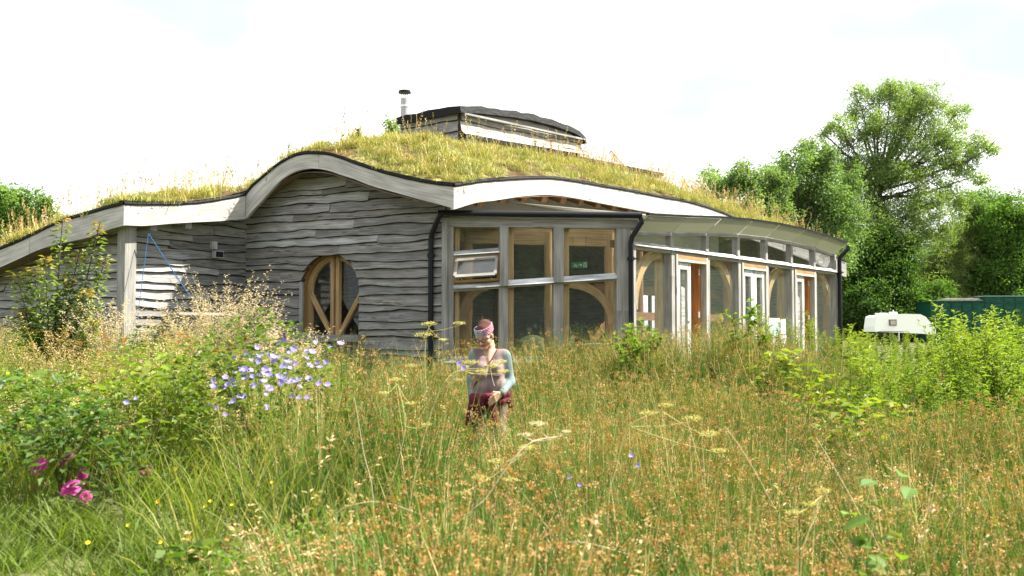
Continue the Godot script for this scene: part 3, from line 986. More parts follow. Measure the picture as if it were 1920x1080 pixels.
func build_round_window(house: Node3D, cx: float, cy: float, r: float, foot: float) -> void:
	var o := part("arched_window", house)
	var n3 := Vector3(OUT_A.x, 0, -OUT_A.y)
	var sideways := onA(1, 0) - onA(0, 0)
	var rev := Geo.new()
	var ring := arch(cx, cy, r, foot)
	for k in ring.size() - 1:
		var p: Vector2 = ring[k]
		var q: Vector2 = ring[k + 1]
		rev.quad(onA(p.x, p.y, 0.03), onA(p.x, p.y, -0.2), onA(q.x, q.y, -0.2), onA(q.x, q.y, 0.03), Vector2(k * .03, 0), Vector2(k * .03, .35), Vector2(k * .03 + .03, .35), Vector2(k * .03 + .03, 0))
	obj("reveal", rev, M.tan, o)
	var fr := Geo.new()
	var outer := arch(cx, cy, r - 0.012, foot)
	var inner := arch(cx, cy, r - 0.085, foot)
	for k in outer.size() - 1:
		var p0: Vector2 = outer[k]
		var p1: Vector2 = outer[k + 1]
		var q0: Vector2 = inner[k]
		var q1: Vector2 = inner[k + 1]
		var ua := Vector2(k * 0.02, 0)
		fr.quad(onA(p0.x, p0.y, -0.11), onA(q0.x, q0.y, -0.11), onA(q1.x, q1.y, -0.11), onA(p1.x, p1.y, -0.11), ua, ua + Vector2(0, .12), ua + Vector2(.02, .12), ua + Vector2(.02, 0))
		fr.quad(onA(q0.x, q0.y, -0.11), onA(q0.x, q0.y, -0.17), onA(q1.x, q1.y, -0.17), onA(q1.x, q1.y, -0.11), ua, ua + Vector2(0, .12), ua + Vector2(.02, .12), ua + Vector2(.02, 0))
	obj("frame", fr, M.oak, o)
	for e in [-0.045, 0.045]:
		bar("mullion", o, M.oak, onA(cx + e, foot, -0.125), onA(cx + e, cy + r - 0.03, -0.125), sideways, 0.06, 0.06)
	bar("meeting_strip", o, M.brown, onA(cx, foot, -0.12), onA(cx, cy + r - 0.04, -0.12), sideways, 0.026, 0.07)
	for e in [-1.0, 1.0]:
		bar("brace", o, M.oak, onA(cx + e * 0.075, foot + 0.01, -0.128), onA(cx + e * (r - 0.06), cy - 0.04, -0.128), n3, 0.05, 0.062)
	var gl := Geo.new()
	var edge := arch(cx, cy, r - 0.07, foot)
	for k in edge.size() - 1:
		gl.tri(onA(cx, cy, -0.15), onA(edge[k + 1].x, edge[k + 1].y, -0.15), onA(edge[k].x, edge[k].y, -0.15))
	obj("pane", gl, M.glass, o)
	bar("sill", o, M.post, onA(cx - r - 0.06, foot - 0.05, 0.02), onA(cx + r + 0.06, foot - 0.05, 0.02), n3, 0.24, 0.09)
	bar("side_trim", o, M.post, onA(cx + r - 0.03, foot - 0.3, 0.045), onA(cx + r - 0.03, cy + 0.12, 0.045), sideways, 0.06, 0.03)

func downpipe(house: Node3D, pts: PackedVector3Array, r: float) -> void:
	var g := Geo.new()
	g.tube(pts, r, r, 10)
	var o := obj("downpipe", g, M.black, house)
	var c := Geo.new()
	var n := pts.size()
	for f in [0.12, 0.62]:
		var p := pts[n - 2].lerp(pts[n - 1], f)
		c.tube(PackedVector3Array([p, p + Vector3(0, 0.05, 0)]), r * 1.35, r * 1.35, 10)
		c.beam(p + Vector3(-0.05, 0.025, -0.03), p + Vector3(0.09, 0.025, -0.03), Vector3.UP, 0.02, 0.02)
	obj("clip", c, M.black, o)

func build_lantern(house: Node3D) -> void:
	var o := part("roof_lantern", house)
	var l0 := Vector2(-0.875, 17.5)
	var l1 := Vector2(1.32, 20.6)
	var l3 := Vector2(-1.87, 18.0)
	var of := Vector3(OUT_F.x, 0, -OUT_F.y)
	var oa := Vector3(OUT_A.x, 0, -OUT_A.y)
	var L := l1 - l0
	# clerestory walls, boarded
	var core := Geo.new()
	var l2 := l3 + L
	var cs := [l0, l1, l2, l3]
	for k in 4:
		var p: Vector2 = cs[k]
		var q: Vector2 = cs[(k + 1) % 4]
		core.quad(V(p.x, 2.7, p.y), V(q.x, 2.7, q.y), V(q.x, 3.78 if k == 0 or k == 1 else 3.6, q.y), V(p.x, 3.6 if k == 0 or k == 3 else 3.78, p.y))
	obj("core", core, M.dark, o)
	for r in 2:                                            # long side, two broad boards
		var h0 := 3.31 + r * 0.16
		board_plain(o, V(l0.x, h0, l0.y), V(l1.x, h0 + 0.17, l1.y), of, 0.18 + 0.05 * r, 30.0 + r, M.silver)
	for r in 3:
		var h0 := 3.12 + r * 0.17
		board_plain(o, V(l3.x, h0 - 0.02, l3.y), V(l0.x, h0 + 0.01, l0.y), oa, 0.18, 40.0 + r * 1.3, M.grey[2])
	var ofs := of * 0.05
	slab("flashing", o, M.zinc, V(l0.x, 3.235, l0.y) + of * 0.14, V(l1.x, 3.41, l1.y) + of * 0.14, V(l1.x, 3.475, l1.y) + ofs, V(l0.x, 3.31, l0.y) + ofs, Vector3(0.3, 0.9, 0.1), 0.01)
	# upstand that runs on beyond the lantern
	var e := l0 + ALONG * 6.9
	var up := part("upstand", house)
	bar("felt_roll", up, M.felt, V(l0.x, 3.2, l0.y) + of * 0.16, V(e.x, 3.38, e.y) + of * 0.16, of, 0.09, 0.06)
	for r in 2:
		board_plain(up, V(l0.x, 3.05 - r * 0.14, l0.y) + of * 0.12, V(e.x, 3.23 - r * 0.14, e.y) + of * 0.12, of, 0.15, 50.0 + r * 2.1, M.grey[2])
	# roof of the lantern: arched slab wrapped in black felt
	var g := Geo.new()
	var na := 20
	var nb := 6
	var rows := []
	var du := L.normalized()
	var dv := (l3 - l0).normalized()
	for j in nb + 3:
		var row := []
		for k in na + 1:
			var a := float(k) / na
			var b := clampf((j - 1.0) / nb, 0.0, 1.0)
			var p := l0 - du * 0.12 - dv * 0.1 + du * a * (L.length() + 0.16) + dv * b * ((l3 - l0).length() + 0.12)
			var h := 3.70 + 0.215 * sin(PI * minf(1.0, a * 0.72)) - 0.085 * b
			var w := fnoise.get_noise_2d(p.x * 30.0, p.y * 30.0) * 0.045
			h += w * (1.0 if j > 0 and j < nb + 2 else 0.3)
			if a > 0.93: h -= (a - 0.93) * 1.6
			if j == 0 or j == nb + 2: h = minf(h, h - 0.125)
			row.append(V(p.x, h, p.y) + (of * 0.03 * (1.0 if j == 0 else 0.0)))
		rows.append(row)
	for j in nb + 2:
		for k in na:
			g.quad(rows[j][k], rows[j][k + 1], rows[j + 1][k + 1], rows[j + 1][k], Vector2(k * .2, j * .2), Vector2(k * .2 + .2, j * .2), Vector2(k * .2 + .2, j * .2 + .2), Vector2(k * .2, j * .2 + .2))
	for k in na:
		g.quad(rows[nb + 2][k], rows[nb + 2][k + 1], rows[0][k + 1], rows[0][k])
	for k in [0, na]:
		for j in nb + 1:
			var m0: Vector3 = rows[0][k].lerp(rows[nb + 2][k], clampf((j - 0.5) / nb, 0, 1))
			var m1: Vector3 = rows[0][k].lerp(rows[nb + 2][k], clampf((j + 0.5) / nb, 0, 1))
			if k == 0: g.quad(m0, rows[j + 1][k] if j > 0 else rows[1][k], rows[mini(j + 2, nb + 1)][k], m1)
			else: g.quad(m1, rows[mini(j + 2, nb + 1)][k], rows[j + 1][k] if j > 0 else rows[1][k], m0)
	obj("felt_cover", g, M.felt, o)
	bar("drip_batten", o, M.grey[1], V(l0.x, 3.575, l0.y) + of * 0.1, V(l1.x, 3.70, l1.y) + of * 0.1, of, 0.05, 0.03)
	# glass pyramid beyond
	var sk := part("skylight", house)
	var c := Vector2(2.45, 23.4)
	var apex := V(2.2, 3.97, 23.4)
	var base := [c + ALONG * -0.65 + OUT_F * 0.5, c + ALONG * 0.75 + OUT_F * 0.5, c + ALONG * 0.75 - OUT_F * 0.5, c + ALONG * -0.65 - OUT_F * 0.5]
	for k in 4:
		var p: Vector2 = base[k]
		var q: Vector2 = base[(k + 1) % 4]
		var f := Geo.new()
		f.tri(V(p.x, 3.42, p.y), V(q.x, 3.42, q.y), apex)
		obj("pane", f, M.milky, sk)
		bar("glazing_bar", sk, M.white, V(p.x, 3.42, p.y), apex, Vector3.UP, 0.03, 0.03)
		bar("kerb", sk, M.white, V(p.x, 3.3, p.y), V(q.x, 3.3, q.y), Vector3.UP, 0.22, 0.06)

func board_plain(parent: Node, a: Vector3, b: Vector3, out: Vector3, tall: float, key: float, m: Material) -> void:
	var n := parent.get_child_count()
	board(parent, a, b, out, tall, key, key)
	if parent.get_child_count() > n:
		var o: MeshInstance3D = parent.get_child(n)
		o.mesh.surface_set_material(0, m)

func build_house() -> void:
	build_eave()
	var house := thing("timber_house", "long low timber house with waney-edged boards and a rolling turf roof", "house", V(0.0, -1.3, 18.0))
	build_roof(house)
	fascia(house, K0, K1, EA, [0.0, 0.625, 1.0], OUT_A)
	fascia(house, K0, G1, EF, [0.0, 0.42, 0.8, 1.0], OUT_F)
	fascia(house, K2, K1, EB, [0.0, 1.0], OUT_F)
	fascia(house, K2, K3, EC, [0.0, 0.3, 0.6, 1.0], OUT_A)
	fascia(house, G1, Vector2(7.1, 22.6), [Vector3(0, 2.18, 1.9), Vector3(0.5, 1.85, 1.55), Vector3(1, 1.45, 1.13)], [0.0, 1.0], Vector2(0.46, -0.88))
	boarded_wall(house, A0, A1, OUT_A, -0.95, 0.12, 1.0, Vector4(1.925, 0.575, 0.515, -0.06))
	boarded_wall(house, A1, B1, OUT_F, -0.75, 0.12, 5.0)
	boarded_wall(house, B1, C1, OUT_A, -0.75, 0.12, 9.0)
	# the other sides, plain boarding seen by nobody here, with wide windows that let light in
	var ring := [C1, Vector2(-11.4, 21.5), Vector2(-6.3, 26.9), Vector2(1, 28.8), Vector2(6.1, 26.1), Vector2(6.9, 22.9)]
	for k in ring.size() - 1:
		var p: Vector2 = ring[k]
		var q: Vector2 = ring[k + 1]
		var nn := Vector3(-(q.y - p.y), 0, -(q.x - p.x)).normalized()
		var glazed := k >= 3
		for span in [[0.0, 1.0, -2.0, 2.2]] if not glazed else [[0.0, 0.3, -2.0, 2.2], [0.3, 0.7, -2.0, -0.2], [0.3, 0.7, 1.0, 2.2], [0.7, 1.0, -2.0, 2.2]]:
			var a := p.lerp(q, span[0])
			var b := p.lerp(q, span[1])
			slab("rear_wall", house, M.grey[0], V(a.x, span[2], a.y), V(b.x, span[2], b.y), V(b.x, minf(span[3], roof_under(b) + 0.1), b.y), V(a.x, minf(span[3], roof_under(a) + 0.1), a.y), nn, 0.12)
		if not glazed: continue
		var c := p.lerp(q, 0.3)
		var d := p.lerp(q, 0.7)
		var w := part("rear_window", house)
		pane(w, V(c.x, -0.2, c.y), V(d.x, -0.2, d.y), V(d.x, 1.0, d.y), V(c.x, 1.0, c.y))
		for f in [0.3, 0.5, 0.7]:
			var z := p.lerp(q, f)
			bar("frame", w, M.tan, V(z.x, -0.2, z.y), V(z.x, 1.0, z.y), nn, 0.08, 0.08)
	# corner post under the eave's point, left
	var cp := Vector2(-5.06, 13.98)
	var al := Vector3(ALONG.x, 0, -ALONG.y)
	bar("corner_post", house, M.post, V(cp.x, -1.0, cp.y), V(cp.x, roof_under(cp) + 0.1, cp.y), al, 0.17, 0.17)
	bar("corner_board", house, M.post, V(-0.90, -0.9, 14.17), V(-0.90, 1.5, 14.17), Vector3(0.99, 0, -0.1), 0.07, 0.07)
	# plastered wall between the eave and the lean-to roof, and the rafters' feet
	var e := A0 + ALONG * 8.6
	var g := Geo.new()
	for k in 24:
		var p := A0.lerp(e, k / 24.0)
		var q := A0.lerp(e, (k + 1) / 24.0)
		g.quad(V(p.x, 1.45, p.y), V(q.x, 1.45, q.y), V(q.x, roof_under(q) + 0.05, q.y), V(p.x, roof_under(p) + 0.05, p.y))
		g.quad(V(q.x - .1, 1.45, q.y + .07), V(p.x - .1, 1.45, p.y + .07), V(p.x - .1, roof_under(p) + 0.05, p.y + .07), V(q.x - .1, roof_under(q) + 0.05, q.y + .07))
	obj("upper_wall", g, M.plaster, house)
	var of := Vector3(OUT_F.x, 0, -OUT_F.y)
	for k in 15:
		var p := K0.lerp(G1, (0.75 + k * 0.52) / 9.31) - OUT_F * 0.1
		var q := p - OUT_F * 0.5
		bar("rafter", house, M.brown, V(p.x, roof_under(p) - 0.05, p.y), V(q.x, roof_under(q) - 0.08, q.y), al, 0.13, 0.2)
	for k in 3:                                            # rafters under the left eave
		var p := K2.lerp(K1, 0.25 + k * 0.28) - OUT_F * 0.06
		var q := p - OUT_F * 0.4
		bar("rafter", house, M.post, V(p.x, roof_under(p) - 0.03, p.y), V(q.x, roof_under(q) - 0.05, q.y), al, 0.1, 0.12)
	build_bay(house)
	build_front(house)
	build_round_window(house, 1.925, 0.575, 0.515, -0.06)
	# rooms: floor, tree-trunk posts, beams and braces seen through the glass
	var fl := Geo.new()
	var fp := [V(-0.8, -0.72, 14.35), V(1.6, -0.72, 14.6), V(6.3, -0.72, 21.3), V(6.5, -0.72, 25.5), V(1, -0.72, 28.5), V(-6, -0.72, 26.5), V(-10.5, -0.72, 21), V(-9.5, -0.72, 17.0), V(-5.0, -0.72, 14.5), V(-3.96, -0.72, 16.0)]
	var mid := V(0, -0.72, 20)
	for k in fp.size():
		fl.tri(mid, fp[k], fp[(k + 1) % fp.size()])
	obj("floor", fl, M.plaster, house)
	var room := part("inner_frame", house)
	for m in [[-0.66, 15.25, 0.105, 1], [0.53, 15.3, 0.075, 0], [1.42, 15.4, 0.09, 0], [-0.2, 18.5, 0.12, 2], [2.2, 18.6, 0.1, 2], [3.4, 20.6, 0.1, 2], [0.9, 19.4, 0.08, 2]]:
		var tr := Geo.new()
		var pts := PackedVector3Array()
		for k in 7:
			pts.append(V(m[0] + fnoise.get_noise_2d(k * 20.0, m[0] * 90.0) * 0.03, -0.72 + k * 0.355, m[1] + fnoise.get_noise_2d(k * 20.0, m[0] * 50.0) * 0.03))
		tr.tube(pts, m[2], m[2] * 0.9, 10)
		obj("trunk_post", tr, [M.oak, M.tan, M.brown][m[3]], room)
	bar("lintel", room, M.oak, V(-0.9, 1.38, 15.2), V(1.75, 1.33, 15.45), Vector3(0, 0, 1), 0.14, 0.24)
	for m in [[-0.72, 0.08, -0.35, 0.62, 15.1], [1.42, 0.1, 0.82, 0.66, 15.15]]:
		var bt := Geo.new()
		var pts := PackedVector3Array()
		for k in 9:
			var a := k / 8.0 * PI * 0.5
			pts.append(V(lerpf(m[0], m[2], 1.0 - cos(a)), lerpf(m[1], m[3], sin(a)), m[4]))
		bt.bend(pts, Vector3(0, 0, 1), 0.09, 0.11)
		obj("brace", bt, M.oak, room)
	bar("tie_beam", room, M.brown, V(2.0, 0.25, 18.2), V(4.9, 0.25, 22.4), Vector3.UP, 0.14, 0.1)
	bar("tie_beam", room, M.brown, V(1.4, 0.75, 18.6), V(4.4, 0.75, 22.8), Vector3.UP, 0.16, 0.1)
	bar("struts", room, M.brown, V(1.25, -0.2, 16.8), V(1.8, 0.5, 17.2), Vector3(0, 0, 1), 0.1, 0.09)
	# chimney flue
	var fx := -2.03
	var fd := 20.0
	var fg := Geo.new()
	fg.tube(PackedVector3Array([V(fx, 2.9, fd), V(fx, 3.6, fd), V(fx, 4.38, fd)]), 0.08, 0.08, 16)
	var flue := obj("flue", fg, M.flue, house)
	var cg := Geo.new()
	cg.tube(PackedVector3Array([V(fx, 4.485, fd), V(fx, 4.51, fd), V(fx, 4.535, fd)]), 0.125, 0.11, 18)
	for k in 4:
		var a := TAU * k / 4.0 + 0.4
		cg.tube(PackedVector3Array([V(fx + cos(a) * 0.06, 4.3, fd + sin(a) * 0.06), V(fx + cos(a) * 0.06, 4.5, fd + sin(a) * 0.06)]), 0.006, 0.006, 5)
	obj("cowl", cg, M.black, flue)
	for h in [3.45, 4.0, 4.22]:
		var bg := Geo.new()
		bg.tube(PackedVector3Array([V(fx, h, fd), V(fx, h + 0.035, fd)]), 0.088, 0.088, 16)
		obj("band", bg, M.steel, flue)
	build_lantern(house)
	# rainwater pipes
	downpipe(house, PackedVector3Array([bay(-0.03, 1.545, 0.1), bay(-0.045, 1.50, 0.11), V(-1.07, 1.30, 14.2), V(-1.085, 1.22, 14.22), V(-1.085, -0.75, 14.22)]), 0.036)
	downpipe(house, PackedVector3Array([bay(1.035, 1.53, 0.1), bay(1.04, 1.47, 0.1), bay(0.99, 1.27, 0.07), bay(0.985, 1.19, 0.06), bay(0.985, -0.8, 0.06)]), 0.036)
	downpipe(house, PackedVector3Array([front(7.12, 1.69, 0.2), front(7.11, 1.63, 0.2), front(7.03, 1.46, 0.07), front(7.03, 1.4, 0.06), front(7.03, -0.8, 0.06)]), 0.042)
	build_house_things()

func build_house_things() -> void:
	# floodlight on the recessed wall
	var n := Vector3(OUT_F.x, 0, -OUT_F.y)
	var p := A1.lerp(B1, 0.32) + OUT_F * 0.05
	var fl := thing("security_light", "small white security light under the eave on the recessed boarded wall", "lamp", V(p.x, 1.15, p.y))
	var g := Geo.new()
	g.beam(Vector3(0, 0.02, 0), Vector3(0, 0.13, 0), n, 0.05, 0.1)
	obj("sensor_box", g, M.white, fl, true)
	g = Geo.new()
	g.beam(n * 0.1 + Vector3(0, -0.11, 0), n * 0.1 + Vector3(0, -0.01, 0), n, 0.07, 0.15)
	obj("lamp_head", g, M.steel, fl, true)
	g = Geo.new()
	g.beam(n * 0.139 + Vector3(0, -0.1, 0), n * 0.139 + Vector3(0, -0.02, 0), n, 0.004, 0.13)
	obj("lens", g, M.black, fl, true)
	# blue rope tied under the left eave
	var blue := mat(Color(0.02, 0.11, 0.27), 0.7)
	var r := Geo.new()
	var top := seen(278, 438, 14.0)
	r.tube(PackedVector3Array([top, seen(312, 490, 14.15), seen(356, 556, 14.3)]), 0.006, 0.006, 6)
	r.tube(PackedVector3Array([top, seen(270, 500, 13.9), seen(262, 560, 13.8), seen(258, 600, 13.75)]), 0.004, 0.004, 6)
	tag(obj("rope", r, blue), "thin blue rope hanging in two lengths beside the grey corner post", "rope")
	var pl := Geo.new()
	pl.beam(seen(320, 588, 13.6), seen(442, 590, 14.6), Vector3.UP, 0.035, 0.3)
	tag(obj("plank", pl, M.post), "pale plank lying at the foot of the recessed boarded wall", "plank")
	# things behind the glass of the bay
	var sg := thing("exit_sign", "small green emergency exit sign hanging behind the upper right pane", "sign", bay(0.735, 0.905, -0.35))
	var pg := Geo.new()
	pg.beam(Vector3(-0.11, 0, 0), Vector3(0.11, 0.01, 0), Vector3(0, 0, 1), 0.01, 0.085)
	obj("plate", pg, mat(Color(0.01, 0.12, 0.045), 0.5), sg, true)
	pg = Geo.new()
	for s in [[-0.075, -0.025, -0.06, 0.02], [-0.06, 0.0, -0.03, 0.0], [-0.055, -0.005, -0.035, -0.03], [-0.01, 0.005, 0.03, 0.005], [0.03, 0.005, 0.015, 0.02], [0.03, 0.005, 0.015, -0.012], [0.06, -0.03, 0.06, 0.035], [0.09, -0.03, 0.09, 0.035], [0.06, 0.035, 0.09, 0.035]]:
		pg.beam(Vector3(s[0], s[1], 0.007), Vector3(s[2], s[3], 0.007), Vector3(0, 0, 1), 0.003, 0.011)
	obj("pictogram", pg, mat(Color(0.35, 0.5, 0.4), 0.5), sg, true)
	pg = Geo.new()
	for x in [-0.09, 0.09]: pg.tube(PackedVector3Array([Vector3(x, 0.03, 0), Vector3(x, 0.4, 0)]), 0.003, 0.003, 5)
	obj("hanger", pg, M.black, sg, true)
	var mug := Geo.new()
	var mp := bay(0.68, -0.18, -0.3)
	mug.tube(PackedVector3Array([mp, mp + Vector3(0, 0.04, 0), mp + Vector3(0, 0.1, 0)]), 0.04, 0.046, 14)
	tag(obj("mug", mug, mat(Color(0.02, 0.25, 0.3), 0.3)), "teal mug standing on the shelf inside the lower right pane", "mug")
	var sh := Geo.new()
	sh.beam(bay(0.63, -0.2, -0.32), bay(0.93, -0.2, -0.32), Vector3.UP, 0.03, 0.3)
	tag(obj("shelf", sh, M.oak), "wooden shelf just inside the lower right pane", "shelf")
	var ch := Geo.new()
	var cc := V(0.3, -0.72, 15.6)
	for j in 8:
		for k in 20:
			var q := []
			for e in [[0, 0], [1, 0], [1, 1], [0, 1]]:
				var a: float = TAU * (k + e[0]) / 20.0
				var b: float = PI * 0.5 * (j + e[1]) / 8.0
				q.append(cc + Vector3(-cos(a) * cos(b) * 0.42, sin(b) * 0.66, sin(a) * cos(b) * 0.34))
			ch.quad(q[0], q[1], q[2], q[3])
	tag(obj("beanbag", ch, mat(Color(0.03, 0.05, 0.025), 0.9)), "dark rounded seat cushion inside the lower middle pane", "cushion")
	var bk := Geo.new()
	for j in 6:
		var pts := PackedVector3Array()
		for k in 17:
			var a := TAU * k / 16.0
			pts.append(bay(0.84, -0.32 + j * 0.028, -0.3) + Vector3(cos(a) * (0.15 + j * 0.008), 0, sin(a) * 0.1))
		bk.tube(pts, 0.009, 0.009, 5, false)
	tag(obj("wire_basket", bk, mat(Color(0.3, 0.36, 0.38), 0.5)), "pale wire basket inside the lower right pane beside the mug", "basket")
	var pot := thing("pot_plant", "dark pot plant inside the lower right pane behind the mug", "plant", bay(0.745, -0.185, -0.42))
	pg = Geo.new()
	pg.tube(PackedVector3Array([Vector3.ZERO, Vector3(0, 0.07, 0), Vector3(0, 0.14, 0)]), 0.06, 0.085, 12)
	obj("pot", pg, M.black, pot, true)
	pg = Geo.new()
	for k in 60:
		var a := rng.randf() * TAU
		pg.col = Color(0.03, 0.05, 0.02).lerp(Color(0.12, 0.14, 0.1), rng.randf())
		var dir := Vector3(cos(a) * 0.7, rr(0.2, 1.0), sin(a) * 0.7).normalized()
		pg.leaf(Vector3(0, 0.13, 0) + dir * rr(0.0, 0.16), dir, Vector3.UP, 0.07, 0.03)
	obj("foliage", pg, M.green, pot, true)
	# papers fixed inside the glass of the long front
	var nf := n
	for m in [[4.2, 4.62, 0.22, -0.12, "tall notice of two pale blue columns taped to the glass", 1], [4.66, 4.86, 0.21, -0.06, "narrow white sheet taped high on the glass beside the blue notice", 0], [4.64, 4.88, -0.075, -0.5, "long white sheet taped under the narrow one by the second door", 0], [4.1, 4.56, -0.14, -0.6, "large white poster folded in four below the blue notice", 2], [0.42, 0.66, -0.2, -0.6, "white paper with black bars low on the first pane of the long front", 3]]:
		var s := thing("notice", m[4], "notice", front((m[0] + m[1]) * 0.5, (m[2] + m[3]) * 0.5, -0.075), "papers taped inside the long glazed front")
		var e: Vector3 = (front(m[1], 0, 0) - front(m[0], 0, 0)) * 0.5
		var hh: float = (m[2] - m[3]) * 0.5
		pg = Geo.new()
		pg.beam(-e, e, nf, 0.004, hh * 2.0)
		obj("sheet", pg, mat(Color(0.78, 0.8, 0.8), 0.7), s, true)
		pg = Geo.new()
		if m[5] == 1:
			for c in [-0.5, 0.5]: pg.beam(e * (c - 0.38) + nf * 0.004, e * (c + 0.38) + nf * 0.004, nf, 0.002, hh * 1.7)
			obj("print", pg, mat(Color(0.42, 0.66, 0.68), 0.7), s, true)
		elif m[5] == 2:
			pg.beam(-e + nf * 0.003, e + nf * 0.003, nf, 0.001, 0.008)
			pg.beam(nf * 0.0034 - Vector3(0, hh, 0), nf * 0.0034 + Vector3(0, hh, 0), nf, 0.001, 0.008)
			obj("fold", pg, mat(Color(0.5, 0.52, 0.52), 0.7), s, true)
		elif m[5] == 3:
			pg.beam(-e + nf * 0.003 + Vector3(0, hh * 0.85, 0), e + nf * 0.003 + Vector3(0, hh * 0.85, 0), nf, 0.002, hh * 0.3)
			pg.beam(-e + nf * 0.003 - Vector3(0, hh * 0.5, 0), e + nf * 0.003 - Vector3(0, hh * 0.5, 0), nf, 0.002, hh * 0.16)
			obj("print", pg, M.black, s, true)
	var pole := thing("leaning_pole", "black pole leaning inside the third pane of the long front", "pole", front(2.35, -0.7, -0.2))
	pg = Geo.new()
	pg.tube(PackedVector3Array([Vector3.ZERO, front(2.78, 0.22, -0.12) - front(2.35, -0.7, -0.2)]), 0.022, 0.014, 8)
	obj("shaft", pg, M.black, pole, true)
	pg = Geo.new()
	var q0 := front(2.42, -0.52, -0.19) - front(2.35, -0.7, -0.2)
	var q1 := front(2.62, -0.12, -0.15) - front(2.35, -0.7, -0.2)
	pg.tube(PackedVector3Array([q0, q0.lerp(q1, 0.4), q1]), 0.06, 0.02, 10)
	obj("folded_cloth", pg, M.black, pole, true)

# ---------------------------------------------------------------- trees
# a spray of leaflets, about half a metre long
func spray(seed_: int, leaflets: int, L: float, w: float, spread: float, ca: Color, cb: Color) -> Geo:
	var r := RandomNumberGenerator.new()
	r.seed = seed_
	var g := Geo.new()
	for k in leaflets:
		var a := r.randf() * TAU
		var p := Vector3(cos(a) * r.randf(), r.randf_range(-0.6, 0.6), sin(a) * r.randf()) * spread
		var dir := (p / spread + Vector3(r.randf_range(-.7, .7), r.randf_range(-.5, .4), r.randf_range(-.7, .7))).normalized()
		g.col = ca.lerp(cb, r.randf())
		g.leaf(p, dir, Vector3(r.randf_range(-.6, .6), 1, r.randf_range(-.6, .6)).normalized(), L * r.randf_range(0.7, 1.25), w, 0.2, 0.2)
	return g

# lobes: (u, v, radius in sighted pixels) at distance d, spread in depth over thick metres
func tree(called: String, label: String, u0: float, v0: float, d: float, lobes: Array, thick: float, kinds: Array, per: float, tint: Color, bole: float, group := "", lean := 0.0) -> void:
	var r := RandomNumberGenerator.new()
	r.seed = hash(label)
	var foot := seen(u0, v0, d)
	foot.y = ground_h(foot.x, d)
	var o := thing(called, label, "tree", foot, group)
	var centres := []
	if lobes.size() > 25:                                  # small outer sprays break the outline of a big crown
		lobes = lobes.duplicate()
		for k in 16:
			var m: Array = lobes[r.randi() % lobes.size()]
			var a := r.randf() * TAU
			lobes.append([m[0] + cos(a) * m[2] * 1.15, m[1] + sin(a) * m[2] * 0.9, m[2] * r.randf_range(0.3, 0.5)])
	for m in lobes:
		var dd := d + r.randf_range(-thick, thick)
		centres.append([seen(m[0], m[1], dd), m[2] * dd / 2000.0])
	var top := -1e9
	for c in centres: top = maxf(top, c[0].y)
	# trunk and limbs reaching for every lobe
	var g := Geo.new()
	g.col = Color.WHITE
	var crotch := foot + Vector3(lean, (top - foot.y) * 0.34, 0)
	var hub := foot + Vector3(lean * 2.0, (top - foot.y) * 0.62, 0)
	g.tube(PackedVector3Array([foot - Vector3(0, 0.2, 0), foot.lerp(crotch, 0.5) + Vector3(r.randf_range(-.12, .12), 0, 0), crotch, crotch.lerp(hub, 0.5) + Vector3(r.randf_range(-.2, .2), 0, r.randf_range(-.2, .2)), hub]), bole, bole * 0.4, 8)
	for c in centres:
		var to: Vector3 = c[0]
		var from := crotch.lerp(hub, clampf((to.y - crotch.y) / maxf(hub.y - crotch.y, 0.1) - 0.35, 0.0, 1.0))
		if to.y < crotch.y + 0.5: from = foot.lerp(crotch, clampf((to.y - foot.y) / maxf(crotch.y - foot.y, 0.1) - 0.15, 0.25, 0.95))
		var mid := from.lerp(to, 0.5) + Vector3(r.randf_range(-.3, .3), -0.12 * (to - from).length() + r.randf_range(-.2, .3), r.randf_range(-.3, .3))
		var pts := PackedVector3Array()
		for k in 7:
			var f := k / 6.0
			pts.append(from * (1 - f) * (1 - f) + mid * 2 * f * (1 - f) + to * f * f + Vector3(r.randf_range(-1, 1), r.randf_range(-1, 1), r.randf_range(-1, 1)) * 0.05 * d / 46.0 * (1.0 if k > 0 else 0.0))
		g.tube(pts, bole * 0.36, 0.025 * d / 46.0, 5, false)
		for j in 6:                                        # twigs within the lobe
			var a := Vector3(r.randf_range(-1, 1), r.randf_range(-.5, 1), r.randf_range(-1, 1)).normalized()
			var b: Vector3 = pts[4 + j % 3]
			g.tube(PackedVector3Array([b, b + a * c[1] * 0.5 + Vector3(0, 0.05, 0), b + a * c[1] * 0.95 + Vector3(0, 0.16, 0)]), 0.028 * d / 46.0, 0.01, 4, false)
	obj("trunk", g, M.bark, o)
	# leaves
	var places := []
	var tints := []
	for k in kinds.size():
		places.append([])
		tints.append(PackedColorArray())
	for c in centres:
		var grow := clampf(d / 46.0, 1.0, 1.6)
		var n := int(per * c[1] * c[1] / (grow * grow))
		var clumps := []
		for k in maxi(6, int(n / 9.0)):
			var q := Vector3(r.randfn(), r.randfn(), r.randfn()).normalized()
			clumps.append(q * Vector3(1.05, 0.98, 1.05) * c[1] * pow(r.randf(), 0.42) * 1.15)
		var shade := r.randf_range(0.85, 1.15)
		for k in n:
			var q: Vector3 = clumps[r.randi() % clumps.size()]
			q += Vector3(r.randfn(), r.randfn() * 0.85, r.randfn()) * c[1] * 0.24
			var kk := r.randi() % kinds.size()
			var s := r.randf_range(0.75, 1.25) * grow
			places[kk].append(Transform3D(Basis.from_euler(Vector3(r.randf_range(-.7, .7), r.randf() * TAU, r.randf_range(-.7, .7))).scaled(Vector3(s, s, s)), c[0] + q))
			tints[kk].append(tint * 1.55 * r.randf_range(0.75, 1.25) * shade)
	for k in kinds.size(): scatter("crown", kinds[k], places[k], tints[k], o)

